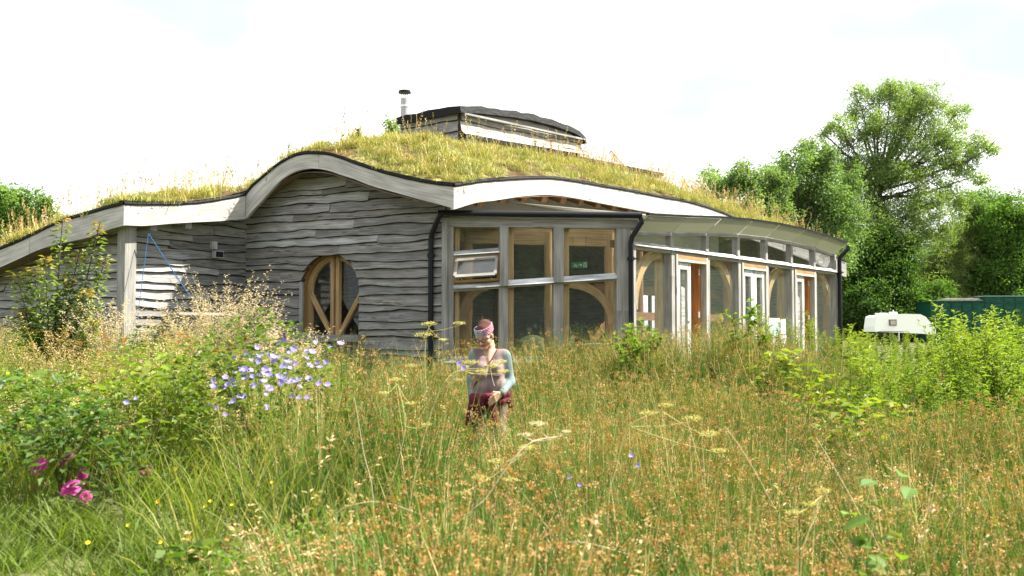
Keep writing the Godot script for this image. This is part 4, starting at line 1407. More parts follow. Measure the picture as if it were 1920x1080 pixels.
func build_trees() -> void:
	var ash := [spray(1, 12, 0.15, 0.05, 0.22, Color(0.105, 0.165, 0.04), Color(0.165, 0.225, 0.06)).mesh(M.green), spray(2, 12, 0.15, 0.05, 0.22, Color(0.1, 0.155, 0.04), Color(0.175, 0.24, 0.065)).mesh(M.green)]
	var oak := [spray(3, 14, 0.13, 0.075, 0.24, Color(0.075, 0.13, 0.035), Color(0.12, 0.18, 0.05)).mesh(M.green), spray(4, 14, 0.13, 0.075, 0.24, Color(0.08, 0.135, 0.04), Color(0.13, 0.19, 0.055)).mesh(M.green)]
	var dense := [spray(5, 16, 0.16, 0.09, 0.28, Color(0.05, 0.095, 0.025), Color(0.09, 0.14, 0.035)).mesh(M.green)]
	var sallow := [spray(6, 16, 0.12, 0.045, 0.22, Color(0.135, 0.18, 0.07), Color(0.19, 0.235, 0.09)).mesh(M.green)]
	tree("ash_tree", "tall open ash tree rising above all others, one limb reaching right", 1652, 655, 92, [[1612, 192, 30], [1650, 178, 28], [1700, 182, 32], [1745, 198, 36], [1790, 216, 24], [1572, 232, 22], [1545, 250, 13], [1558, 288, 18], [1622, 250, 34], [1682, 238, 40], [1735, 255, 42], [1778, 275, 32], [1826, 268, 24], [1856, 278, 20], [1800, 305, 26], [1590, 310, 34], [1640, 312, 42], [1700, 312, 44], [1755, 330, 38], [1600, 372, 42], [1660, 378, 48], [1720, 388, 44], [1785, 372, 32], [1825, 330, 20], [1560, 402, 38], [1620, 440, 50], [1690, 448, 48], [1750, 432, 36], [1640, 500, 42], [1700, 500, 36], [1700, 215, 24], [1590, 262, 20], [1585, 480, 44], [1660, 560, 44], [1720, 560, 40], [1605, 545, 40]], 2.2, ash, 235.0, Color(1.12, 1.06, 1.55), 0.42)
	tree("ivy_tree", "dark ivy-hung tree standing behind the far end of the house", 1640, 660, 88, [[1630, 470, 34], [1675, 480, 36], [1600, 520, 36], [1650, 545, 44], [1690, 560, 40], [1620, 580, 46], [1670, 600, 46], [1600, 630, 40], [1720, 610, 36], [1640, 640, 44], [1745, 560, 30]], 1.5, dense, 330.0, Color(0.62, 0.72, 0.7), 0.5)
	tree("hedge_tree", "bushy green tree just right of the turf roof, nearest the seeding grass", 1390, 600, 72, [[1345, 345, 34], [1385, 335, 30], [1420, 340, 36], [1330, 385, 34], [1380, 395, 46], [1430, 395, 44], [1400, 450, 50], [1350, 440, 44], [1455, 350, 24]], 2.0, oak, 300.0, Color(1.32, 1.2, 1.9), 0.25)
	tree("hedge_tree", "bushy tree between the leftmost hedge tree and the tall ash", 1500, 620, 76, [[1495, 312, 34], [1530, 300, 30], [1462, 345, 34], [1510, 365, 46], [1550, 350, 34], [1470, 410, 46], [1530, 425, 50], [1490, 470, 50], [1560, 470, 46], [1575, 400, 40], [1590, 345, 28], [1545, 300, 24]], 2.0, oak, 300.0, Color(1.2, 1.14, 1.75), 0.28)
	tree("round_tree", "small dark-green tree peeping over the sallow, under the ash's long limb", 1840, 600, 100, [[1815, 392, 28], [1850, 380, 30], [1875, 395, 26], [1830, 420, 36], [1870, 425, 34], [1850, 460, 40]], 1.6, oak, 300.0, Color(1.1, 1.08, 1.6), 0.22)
	tree("sallow_tree", "rounded grey-green sallow with fine leaves above the white caravan", 1775, 640, 98, [[1765, 478, 38], [1805, 452, 40], [1842, 470, 36], [1738, 520, 36], [1785, 520, 50], [1835, 525, 46], [1730, 570, 38], [1775, 580, 50], [1825, 585, 46], [1745, 610, 40], [1800, 625, 40]], 1.4, sallow, 420.0, Color(1, 1, 1), 0.2)
	tree("dark_tree", "dark leafy tree at the right edge above the green shed", 1900, 640, 96, [[1885, 425, 38], [1915, 405, 36], [1870, 470, 34], [1905, 475, 48], [1945, 450, 44], [1865, 525, 34], [1900, 535, 48], [1940, 530, 50], [1870, 570, 36], [1915, 585, 44], [1960, 590, 44]], 1.4, dense, 330.0, Color(1.1, 1.2, 1.15), 0.24)
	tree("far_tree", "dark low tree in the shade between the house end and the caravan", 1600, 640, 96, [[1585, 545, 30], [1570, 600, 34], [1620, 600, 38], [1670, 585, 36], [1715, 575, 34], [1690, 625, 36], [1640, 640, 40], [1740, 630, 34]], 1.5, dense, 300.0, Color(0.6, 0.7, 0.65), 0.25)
	tree("garden_tree", "leafy green tree at the left edge behind the low end of the turf roof", 30, 600, 40, [[8, 385, 30], [45, 372, 26], [82, 388, 18], [-35, 370, 44], [20, 420, 40], [65, 420, 30], [-20, 450, 50], [60, 460, 40], [95, 405, 12]], 1.2, oak, 360.0, Color(1.05, 1.08, 1.0), 0.2)
	tree("distant_tree", "little treetop showing beside the metal flue", 742, 480, 60, [[737, 240, 12], [752, 252, 14], [725, 262, 14], [740, 290, 26], [760, 330, 30]], 0.6, oak, 380.0, Color(1, 1.1, 1), 0.15)
	# trees of the same hedge beyond the right edge and behind the viewer; the panes mirror them
	for m in [[2230, 640, 27, 1.0], [2560, 640, 28, 1.15], [2900, 640, 28, 1.0], [3250, 640, 26, 1.1]]:
		var ls := []
		for k in 14: ls.append([m[0] + rr(-170, 170), rr(270, 640), rr(70, 110)])
		tree("hedge_tree", ["broad hedge tree just out of view at the right edge", "second hedge tree out of view on the right", "third hedge tree out of view on the right", "fourth hedge tree out of view on the right"][int((m[0] - 2200) / 330)], m[0], m[1], m[2], ls, 2.0, dense, 120.0, Color(1, 1, 1) * m[3], 0.3)
	for k in 7:
		var x := -19.0 + k * 6.3 + rr(-1, 1)
		var z := rr(13.0, 18.0)
		var o := thing("field_tree", ["first", "second", "third", "fourth", "fifth", "sixth", "seventh"][k] + " tree from the left of the row behind the viewer, mirrored in the panes", "tree", Vector3(x, 0, z), "row of trees behind the viewer")
		var g := Geo.new()
		g.tube(PackedVector3Array([Vector3(0, -0.2, 0), Vector3(0.1, 2.5, 0), Vector3(0, 5.5, 0.2)]), 0.25, 0.08, 7)
		obj("trunk", g, M.bark, o, true)
		var places := []
		var tints := PackedColorArray()
		for j in 1500:
			var q := Vector3(rng.randfn(), rng.randfn(), rng.randfn()).normalized() * pow(rng.randf(), 0.4)
			places.append(Transform3D(Basis.from_euler(Vector3(rr(-1, 1), rr(0, TAU), rr(-1, 1))).scaled(Vector3.ONE * rr(1.3, 2.1)), Vector3(x, 4.4, z) + q * Vector3(3.9, 4.2, 3.2)))
			tints.append(Color.WHITE * rr(0.7, 1.2))
		scatter("crown", dense[0], places, tints, o)

# ---------------------------------------------------------------- caravan and green shed
func build_yard() -> void:
	var d := 70.0
	var foot := seen(1697, 650, d)
	foot.y = ground_h(foot.x, d)
	var lift := foot.y - EYE
	var o := thing("caravan", "white touring caravan with a sloping front parked before the dark trees", "caravan", foot)
	o.rotation.y = 0.16
	var h := func(v: float) -> float: return (620.0 - v) / 2000.0 * d - lift      # heights over its own ground
	var x := func(u: float) -> float: return (u - 1694.0) / 2000.0 * d
	var prof := [Vector2(x.call(1634), h.call(622)), Vector2(x.call(1634), h.call(613)), Vector2(x.call(1637), h.call(594)), Vector2(x.call(1645), h.call(591)), Vector2(x.call(1690), h.call(588.5)), Vector2(x.call(1726), h.call(589)), Vector2(x.call(1737), h.call(594)), Vector2(x.call(1748), h.call(606)), Vector2(x.call(1757), h.call(617)), Vector2(x.call(1757), h.call(627)), Vector2(x.call(1690), h.call(624))]
	var side := Vector3(0.15, 0, -1).normalized() * 2.1
	var g := Geo.new()
	var tri := Geometry2D.triangulate_polygon(PackedVector2Array(prof))
	for k in range(0, tri.size(), 3):
		var p := []
		for j in 3: p.append(Vector3(prof[tri[k + j]].x, prof[tri[k + j]].y, 0))
		var flip: bool = (p[1] - p[0]).cross(p[2] - p[0]).z < 0.0
		if flip: p.reverse()
		g.tri(p[0], p[1], p[2])
		g.tri(p[0] + side, p[2] + side, p[1] + side)
	for k in prof.size():
		var a := Vector3(prof[k].x, prof[k].y, 0)
		var b := Vector3(prof[(k + 1) % prof.size()].x, prof[(k + 1) % prof.size()].y, 0)
		g.quad(a, a + side, b + side, b)
	obj("body", g, M.van, o, true)
	var box := func(called: String, m: Material, u0: float, v0: float, u1: float, v1: float, z: float, t: float) -> Node:
		var q := Geo.new()
		var y: float = (h.call(v0) + h.call(v1)) * 0.5
		q.beam(Vector3(x.call(u0), y, z), Vector3(x.call(u1), y, z), Vector3(0, 0, 1), t, absf(h.call(v0) - h.call(v1)))
		return obj(called, q, m, o, true)
	var grey := mat(Color(0.12, 0.12, 0.13), 0.4)
	var w: Node = box.call("window", grey, 1662, 599, 1677, 610.5, 0.02, 0.08)
	var q2 := Geo.new()
	q2.beam(Vector3(x.call(1664.5), h.call(605), 0.065), Vector3(x.call(1675), h.call(605), 0.065), Vector3(0, 0, 1), 0.02, 0.28)
	obj("blind", q2, mat(Color(0.42, 0.36, 0.32), 0.6), w, true)
	box.call("rail", grey, 1640, 621, 1692, 622, 0.01, 0.04)
	box.call("roof_vent", M.van, 1655, 586.5, 1670, 589.5, -1.0, 0.7)
	box.call("roof_vent", M.van, 1681, 584.5, 1692, 588.6, -1.0, 0.4)
	var gg := Geo.new()
	gg.tube(PackedVector3Array([Vector3(x.call(1687), h.call(587), -1.0), Vector3(x.call(1687), h.call(581), -1.0)]), 0.03, 0.02, 5)
	obj("aerial", gg, M.van, o, true)
	box.call("chassis", M.black, 1650, 624, 1745, 628, -1.0, 1.4)
	for u in [1680.0, 1686.0]:
		var tg := Geo.new()
		tg.tube(PackedVector3Array([Vector3(x.call(u), 0.33, -0.05 - (u - 1680) * 0.3), Vector3(x.call(u), 0.33, -0.25 - (u - 1680) * 0.3)]), 0.33, 0.33, 16)
		obj("wheel", tg, M.black, o, true)
	box.call("corner_steady", M.steel, 1681, 622, 1683, 640, -0.02, 0.08)
	# green shed: a lower and a taller section
	d = 82.0
	foot = seen(1850, 650, d)
	foot.y = ground_h(foot.x, d)
	lift = foot.y - EYE
	var s := thing("green_shed", "dark green metal shed in two heights at the right edge behind tall herbs", "shed", foot)
	var sec := func(called: String, m: Material, u0: float, u1: float, v0: float, v1: float, near: float, far: float) -> Node:
		var q := Geo.new()
		var y: float = ((620.0 - v0) / 2000.0 * d + (620.0 - v1) / 2000.0 * d) * 0.5 - lift
		var xm: float = (u0 + u1) * 0.5
		q.beam(Vector3((u0 - 1850.0) / 2000.0 * d, y, -(near + far) * 0.5), Vector3((u1 - 1850.0) / 2000.0 * d, y, -(near + far) * 0.5), Vector3(0, 0, 1), far - near, absf(v0 - v1) / 2000.0 * d)
		return obj(called, q, m, s, true)
	sec.call("low_section", M.hut, 1746, 1847.8, 566, 680, 0.0, 3.0)
	sec.call("tall_section", M.hut, 1848, 1990, 556, 680, -0.05, 3.0)
	sec.call("roof_edge", mat(Color(0.2, 0.3, 0.27), 0.5), 1847, 1992, 554.4, 556, -0.12, 3.1)
	sec.call("roof_edge", M.hut, 1744, 1847, 564.6, 566, -0.08, 3.1)
	for u in [1765.0, 1785.0, 1805.0, 1825.0, 1883.5, 1905.0]:
		sec.call("panel_seam", M.hut, u, u + 0.9, 568 if u < 1848 else 558, 680, -0.09, 0.2)
	sec.call("waist_rail", M.hut, 1848, 1990, 566.5, 568, -0.1, 0.2)
	for m in [[1750, 1846, 563.2, 0.4, "pale weathered plank lying longest and lowest on the green shed's roof"], [1763, 1836, 561.4, 0.5, "pale plank on top of the longer one on the green shed's roof"], [1768, 1834, 559.8, 0.9, "topmost pale plank of the pile on the green shed's roof"]]:
		var q := Geo.new()
		q.beam(seen(m[0], m[2], d + m[3]), seen(m[1], m[2], d + m[3] + 0.1), Vector3.UP, 0.055, 0.5)
		tag(obj("plank", q, M.pale), m[4], "plank", "planks piled on the shed roof")

# ---------------------------------------------------------------- the meadow
func walls_plan() -> PackedVector2Array:
	return PackedVector2Array([A0 + Vector2(0, -0.1), Vector2(1.75, 14.3), Vector2(6.7, 21.2), Vector2(7, 23), Vector2(6, 26), Vector2(1, 29), Vector2(-6.4, 27), Vector2(-11.5, 21.5), C1, B1, A1])

func rush_clump(seed_: int, stems: int, tall: float) -> Geo:
	var r := RandomNumberGenerator.new()
	r.seed = seed_
	var g := Geo.new()
	for k in stems:
		var a := r.randf() * TAU
		var lean := absf(r.randfn()) * 0.23
		var L := tall * r.randf_range(0.6, 1.05)
		var b := Vector3(cos(a), 0, sin(a)) * r.randf_range(0.0, 0.11)
		var dir := Vector3(cos(a) * lean, 1, sin(a) * lean).normalized()
		var straw := r.randf() < 0.1
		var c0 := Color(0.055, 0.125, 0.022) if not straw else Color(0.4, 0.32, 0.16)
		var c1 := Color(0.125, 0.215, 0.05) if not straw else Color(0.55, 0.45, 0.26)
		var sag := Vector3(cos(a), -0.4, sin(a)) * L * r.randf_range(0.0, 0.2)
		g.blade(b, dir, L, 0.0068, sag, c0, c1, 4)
		if r.randf() < 0.78 and not straw:                  # brown flower cluster on one side below the tip
			var f := r.randf_range(0.74, 0.92)
			var q := b + dir * L * f + sag * f * f
			var hue := r.randf()
			var n := r.randi_range(10, 16)
			var size := r.randf_range(0.009, 0.019)
			for j in n:
				var e := Vector3(r.randfn(), r.randfn() * 0.8, r.randfn()) * size * 0.55 + Vector3(cos(a), 0.6, sin(a)) * size * 0.6
				g.col = Color(0.31, 0.155, 0.055).lerp(Color(0.41, 0.29, 0.13), hue) * r.randf_range(0.7, 1.3)
				g.leaf(q + e, e.normalized(), Vector3(0.3, 1, 0.4), 0.0135, 0.008)
	return g

func grass_tuft(seed_: int, blades: int, lo: float, hi: float, w: float, ca: Color, cb: Color, tipc: Color, lean_most := 0.45) -> Geo:
	var r := RandomNumberGenerator.new()
	r.seed = seed_
	var g := Geo.new()
	for k in blades:
		var a := r.randf() * TAU
		var lean := r.randf_range(0.03, lean_most)
		var L := r.randf_range(lo, hi)
		var c := ca.lerp(cb, r.randf())
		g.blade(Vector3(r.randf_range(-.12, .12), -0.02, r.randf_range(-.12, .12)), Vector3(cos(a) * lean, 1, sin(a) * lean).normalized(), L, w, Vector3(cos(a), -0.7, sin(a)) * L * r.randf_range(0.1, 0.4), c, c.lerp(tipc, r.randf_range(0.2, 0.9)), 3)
	return g

func panicle_grass(seed_: int, stems: int, tall: float, ca: Color, cb: Color) -> Geo:
	var r := RandomNumberGenerator.new()
	r.seed = seed_
	var g := Geo.new()
	for k in stems:
		var a := r.randf() * TAU
		var L := tall * r.randf_range(0.7, 1.1)
		var lean := r.randf_range(0.02, 0.3)
		var dir := Vector3(cos(a) * lean, 1, sin(a) * lean).normalized()
		var sag := Vector3(cos(a), -0.5, sin(a)) * L * r.randf_range(0.08, 0.3)
		var tip := g.blade(Vector3(r.randf_range(-.1, .1), 0, r.randf_range(-.1, .1)), dir, L, 0.005, sag, Color(0.2, 0.22, 0.07), ca, 4)
		var back := -(dir * L + sag * 2.0).normalized()
		for j in 22:
			var f := r.randf()
			var q := tip + back * L * 0.3 * f
			var e := Vector3(r.randfn(), r.randf_range(-0.9, 0.3), r.randfn()).normalized()
			g.col = ca.lerp(cb, r.randf())
			g.leaf(q + e * 0.05 * f * r.randf(), (e - back * 0.7).normalized(), Vector3(0.2, 1, 0.3), 0.028, 0.008)
	return g

func tall_herb(seed_: int, tall: float, pairs: int, L: float, w: float, ca: Color, cb: Color, top: Color) -> Geo:
	var r := RandomNumberGenerator.new()
	r.seed = seed_
	var g := Geo.new()
	var bend := Vector3(r.randf_range(-.1, .1), 0, r.randf_range(-.1, .1))
	g.blade(Vector3.ZERO, Vector3.UP, tall, 0.012, bend, Color(0.1, 0.11, 0.04), Color(0.15, 0.2, 0.06), 4)
	for k in pairs:
		var f := 0.12 + 0.88 * k / pairs
		var q := Vector3.UP * tall * f + bend * f * f
		for j in 3:
			if r.randf() < 0.12: continue
			var a := k * 2.4 + j * TAU / 3.0 + r.randf_range(-.6, .6)
			var rise := r.randf_range(-0.35, 0.7) + 0.7 * sstep(0.8, 1.0, f)
			g.col = ca.lerp(cb, r.randf()).lerp(top, sstep(0.5, 1.0, f)) * r.randf_range(0.8, 1.2)
			g.leaf(q + Vector3(0, r.randf_range(-.02, .02), 0), Vector3(cos(a), rise, sin(a)).normalized(), Vector3(r.randf_range(-.4, .4), 1, r.randf_range(-.4, .4)).normalized(), L * (1.0 - 0.5 * sstep(0.75, 1.0, f)) * r.randf_range(0.6, 1.25), w * r.randf_range(0.7, 1.2), 0.2, 0.3)
	for k in 5:                                            # side shoots
		var f := r.randf_range(0.45, 0.9)
		var a := r.randf() * TAU
		var q := Vector3.UP * tall * f + bend * f * f
		var dir := Vector3(cos(a), r.randf_range(0.7, 1.5), sin(a)).normalized()
		var R := tall * r.randf_range(0.1, 0.2)
		for j in 12:
			var b := r.randf() * TAU
			g.col = cb.lerp(top, r.randf())
			g.leaf(q + dir * R * j / 11.0, (dir + Vector3(cos(b), r.randf_range(-.3, .3), sin(b))).normalized(), Vector3.UP, L * 0.55 * r.randf_range(0.7, 1.2), w * 0.8, 0.2, 0.2)
	return g

func leafy_bush(seed_: int, n: int, wide: float, tall: float, L: float, w: float, ca: Color, cb: Color) -> Geo:
	var r := RandomNumberGenerator.new()
	r.seed = seed_
	var g := Geo.new()
	for k in n:
		var q := Vector3(r.randfn() * 0.45, 0, r.randfn() * 0.45) * wide
		q.y = tall * (0.15 + 0.85 * sqrt(r.randf()) * exp(-q.length_squared() / (wide * wide) * 0.9))
		g.col = ca.lerp(cb, r.randf())
		var a := r.randf() * TAU
		g.leaf(q, Vector3(cos(a), r.randf_range(-.2, .5), sin(a)).normalized(), Vector3(r.randf_range(-.4, .4), 1, r.randf_range(-.4, .4)).normalized(), L * r.randf_range(0.6, 1.25), w * r.randf_range(0.8, 1.2), 0.18, 0.25)
	for k in int(n / 16.0):
		var a := r.randf() * TAU
		g.blade(Vector3.ZERO, Vector3(cos(a) * 0.4 * wide, 1, sin(a) * 0.4 * wide).normalized(), tall * r.randf_range(0.6, 1.0), 0.007, Vector3(cos(a), 0, sin(a)) * wide * 0.2, Color(0.12, 0.1, 0.05), Color(0.13, 0.16, 0.05), 3)
	return g

var heaps := {}
func put(kind: String, x: float, d: float, s: float, tint: Color, sy := 1.0) -> void:
	if not heaps.has(kind): heaps[kind] = [[], PackedColorArray()]
	var b := Basis(Vector3.UP, rng.randf() * TAU).scaled(Vector3(s, s * sy, s))
	b = Basis(Vector3(rr(-1, 1), 0, rr(-1, 1)).normalized(), absf(rng.randfn()) * 0.07) * b
	heaps[kind][0].append(Transform3D(b, Vector3(x, ground_h(x, d) - 0.01, -d)))
	heaps[kind][1].append(tint)

func build_meadow() -> void:
	rng.seed = 99
	var lime := Color(0.15, 0.21, 0.045)
	var green := Color(0.095, 0.155, 0.035)
	var straw := Color(0.36, 0.30, 0.13)
	var kinds := {
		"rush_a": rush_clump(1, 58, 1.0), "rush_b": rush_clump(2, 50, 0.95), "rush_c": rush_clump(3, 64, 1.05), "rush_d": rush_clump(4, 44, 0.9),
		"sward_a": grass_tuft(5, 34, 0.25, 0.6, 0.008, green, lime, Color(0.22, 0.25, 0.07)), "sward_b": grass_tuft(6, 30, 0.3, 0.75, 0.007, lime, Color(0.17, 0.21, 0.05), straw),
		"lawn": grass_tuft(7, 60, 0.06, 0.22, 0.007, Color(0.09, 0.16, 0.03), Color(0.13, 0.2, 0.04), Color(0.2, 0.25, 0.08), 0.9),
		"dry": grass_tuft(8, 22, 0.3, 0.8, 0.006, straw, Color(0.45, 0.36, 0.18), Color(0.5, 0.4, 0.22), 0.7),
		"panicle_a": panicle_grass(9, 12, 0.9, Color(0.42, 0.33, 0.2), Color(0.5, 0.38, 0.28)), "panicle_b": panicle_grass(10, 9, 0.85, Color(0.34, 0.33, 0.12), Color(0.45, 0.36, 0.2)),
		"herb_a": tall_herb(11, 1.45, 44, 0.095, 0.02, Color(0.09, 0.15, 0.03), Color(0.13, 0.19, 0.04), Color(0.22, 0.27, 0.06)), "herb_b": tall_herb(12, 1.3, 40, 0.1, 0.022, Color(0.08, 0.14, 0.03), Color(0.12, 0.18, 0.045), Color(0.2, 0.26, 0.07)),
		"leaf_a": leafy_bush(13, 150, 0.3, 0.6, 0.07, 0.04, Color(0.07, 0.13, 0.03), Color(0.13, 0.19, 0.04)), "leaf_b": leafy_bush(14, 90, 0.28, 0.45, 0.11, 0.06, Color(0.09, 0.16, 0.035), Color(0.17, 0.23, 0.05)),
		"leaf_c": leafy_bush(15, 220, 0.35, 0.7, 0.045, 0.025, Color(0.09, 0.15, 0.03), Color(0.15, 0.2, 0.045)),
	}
	var house := walls_plan()
	var f2 := FastNoiseLite.new()
	f2.seed = 31; f2.frequency = 0.42
	var d := 2.5
	while d < 30.0:
		var step := 0.165 if d < 14.0 else 0.36
		var x := -0.52 * d - 1.1
		while x < 0.52 * d + 1.1:
			var px := x + rr(-0.5, 0.5) * step
			var pd := d + rr(-0.5, 0.5) * step
			x += step
			if Geometry2D.is_point_in_polygon(Vector2(px, pd), house): continue
			if Vector2(px + 0.19, pd - 9.3).length() < 0.28: continue
			var side := px / pd
			var n := f2.get_noise_2d(px, pd)
			var n2 := f2.get_noise_2d(px * 2.3 + 50.0, pd * 2.3)
			var bank := sstep(0.02, -0.02, side + 0.05 * n2 - lerpf(-0.3, -0.155, sstep(4.6, 7.0, pd)))      # the flowery bank on the left
			var lawn := sstep(5.4, 5.0, pd + n2 * 0.4) * sstep(-0.29, -0.33, side + n2 * 0.05)
			var herbs := sstep(0.28, 0.35, side + n * 0.06) * sstep(8.6, 9.8, pd + n2)
			var roll := rng.randf()
			var warm := Color(1.0, 1.0, 1.0).lerp(Color(1.2, 1.1, 0.9), rng.randf()) * rr(0.8, 1.2)
			if pd > 14.0 and px > 1.0:                         # rough ground behind, towards the caravan
				put("sward_b" if roll < 0.7 else "herb_b", px, pd, rr(0.8, 1.25) * (1.0 if roll < 0.7 else 0.75), warm)
				continue
			if lawn > 0.5:
				put("lawn", px, pd, rr(0.8, 1.3), warm)
				if roll < 0.9: put("lawn", px + rr(-.1, .1), pd + rr(-.1, .1), rr(0.7, 1.2), warm)
				if roll < 0.05: put("sward_a", px, pd, rr(0.4, 0.6), warm)
				continue
			if herbs > 0.5:
				if roll < 0.45: put("herb_a" if rng.randf() < 0.5 else "herb_b", px, pd, rr(0.68, 1.14) * lerpf(0.75, 1.0, sstep(8.8, 10.5, pd)) * lerpf(0.62, 1.0, sstep(0.32, 0.43, side)), Color(1.05, 1.1, 0.9) * rr(0.8, 1.2))
				elif roll < 0.75: put("leaf_c", px, pd, rr(0.9, 1.4), Color(1.1, 1.15, 0.9) * rr(0.8, 1.1))
				elif roll < 0.85: put("rush_b", px, pd, rr(0.9, 1.1), warm)
				continue
			if bank > 0.5:
				var low := lerpf(0.75, 1.0, sstep(5.5, 8.0, pd))
				if n > 0.36 and roll < 0.25: put("leaf_a" if rng.randf() < 0.6 else "leaf_c", px, pd, rr(0.7, 1.15) * low, Color(1.1, 1.1, 0.9) * rr(0.8, 1.2))
				elif n < -0.34 and roll < 0.2: put("leaf_b", px, pd, rr(0.7, 1.2) * low, Color(1, 1.05, 0.9) * rr(0.85, 1.15))
				elif roll < 0.36: put("sward_a", px, pd, rr(0.8, 1.25) * low, Color(1.15, 1.2, 0.9) * rr(0.85, 1.2))
				elif roll < 0.62: put("sward_b", px, pd, rr(0.75, 1.1) * low, Color(1.1, 1.1, 0.85) * rr(0.85, 1.15))
				elif roll < 0.69: put("panicle_b", px, pd, rr(0.75, 1.05) * low, warm)
				elif roll < 0.74: put("panicle_a", px, pd, rr(0.75, 1.05) * low, warm)
				elif roll < 0.77: put("leaf_c", px, pd, rr(0.6, 1.0) * low, warm)
				continue
			# rushes
			var thickly := clampf(0.42 + 1.1 * n, 0.1, 0.85)
			if pd > 9.5 and px < 0.2: thickly *= 0.55
			if Vector2((px + 1.15) * 0.9, pd - 8.9).length() < 0.8: thickly = 0.03      # the mown way where the person walks
			if roll < thickly: put(["rush_a", "rush_b", "rush_c", "rush_d"][rng.randi() % 4], px, pd, rr(0.8, 1.12) * (lerpf(0.55, 1.0, sstep(-0.26, -0.08, side)) if pd < 6.2 else 1.0) * (1.0 + 0.22 * n), Color(1, 1, 1).lerp(Color(1.1, 1.03, 0.92), clampf(n2 + 0.4, 0, 1)) * rr(0.8, 1.15))
			elif roll < thickly + 0.13: put("sward_b", px, pd, rr(0.7, 1.1), warm)
			elif roll < thickly + 0.3: put("sward_a", px, pd, rr(0.7, 1.15), warm)
			elif roll < thickly + 0.37: put("dry", px, pd, rr(0.7, 1.1), warm)
			elif roll < thickly + 0.41: put("panicle_a" if roll > 0.5 else "panicle_b", px, pd, rr(0.85, 1.15), warm)
			elif roll < thickly + 0.425 and n2 > 0.0: put("leaf_a", px, pd, rr(0.6, 1.0), Color(1.2, 1.25, 0.8))
			elif roll < thickly + 0.46: put("leaf_c", px, pd, rr(0.6, 1.1), Color(1.1, 1.2, 0.8))
		d += step
	var named := {"rush": ["rushes", "tall green rushes with brown flower clusters all over the meadow", "rushes"], "sward": ["meadow_grass", "long green meadow grass between the rushes and on the bank", "grass"], "lawn": ["mown_grass", "short mown grass in the lower left corner", "grass"], "dry": ["dry_grass", "dead straw-coloured grass among the rushes", "grass"],
		"panicle": ["seeding_meadow_grass", "tall pale grass with feathery seed heads", "grass"], "herb": ["tall_herbs", "stand of tall lime-green leafy herbs on the right", "herbs"], "leaf": ["leafy_undergrowth", "low broad-leaved plants on the left bank and among the grass", "undergrowth"]}
	for kind in kinds:
		if not heaps.has(kind): continue
		var m: Material = M.stem if kind.begins_with("rush") or kind.begins_with("dry") or kind.begins_with("pan") else M.green
		var w: Array = named[kind.get_slice("_", 0)]
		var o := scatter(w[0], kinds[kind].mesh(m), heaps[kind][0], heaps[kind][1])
		tag(o, w[1], w[2])

# ---------------------------------------------------------------- plants one can point to
func stand(x: float, d: float) -> Vector3:
	return Vector3(x, ground_h(x, d), -d)

func bloom(petals: int, L: float, w: float, ca: Color, cb: Color, cup: float, centre: Color, rows := 1) -> Geo:
	var g := Geo.new()
	for r in rows:
		for k in petals:
			var a := TAU * (k + 0.5 * r) / petals
			g.col = ca.lerp(cb, float((k * 7 + r * 3) % 5) / 4.0)
			var rise := cup + 0.35 * r
			var dir := Vector3(cos(a), rise, sin(a)).normalized()
			var s := Vector3(-sin(a), 0, cos(a)) * w * 0.5
			var m := dir * L * 0.6 * (1.0 - 0.15 * r)
			var e := dir * L * (1.0 - 0.15 * r) + Vector3(0, -0.06 * L, 0)
			g.quad(Vector3.ZERO, m - s, e, m + s)
	g.col = centre
	for k in 5:
		var a := TAU * k / 5.0
		var b := TAU * (k + 1) / 5.0
		g.tri(Vector3(cos(b), 0.2, sin(b)) * L * 0.14, Vector3(cos(a), 0.2, sin(a)) * L * 0.14, Vector3(0, L * 0.16, 0))
	return g

func blooms(o: Node3D, mesh: Mesh, spots: Array, size: float, toward: Vector3, called := "flower") -> void:
	for p in spots:
		var f := MeshInstance3D.new()
		f.mesh = mesh
		f.name = child_name(o, called)
		o.add_child(f, true)
		var up := (toward + Vector3(rr(-.6, .6), rr(-.3, .6), rr(-.6, .6))).normalized()
		var x := up.cross(Vector3(0.3, 0.1, 1)).normalized()
		f.transform = Transform3D(Basis(x, up, x.cross(up)).scaled(Vector3.ONE * size * rr(0.8, 1.2)) * Basis(Vector3.UP, rr(0, TAU)), p)

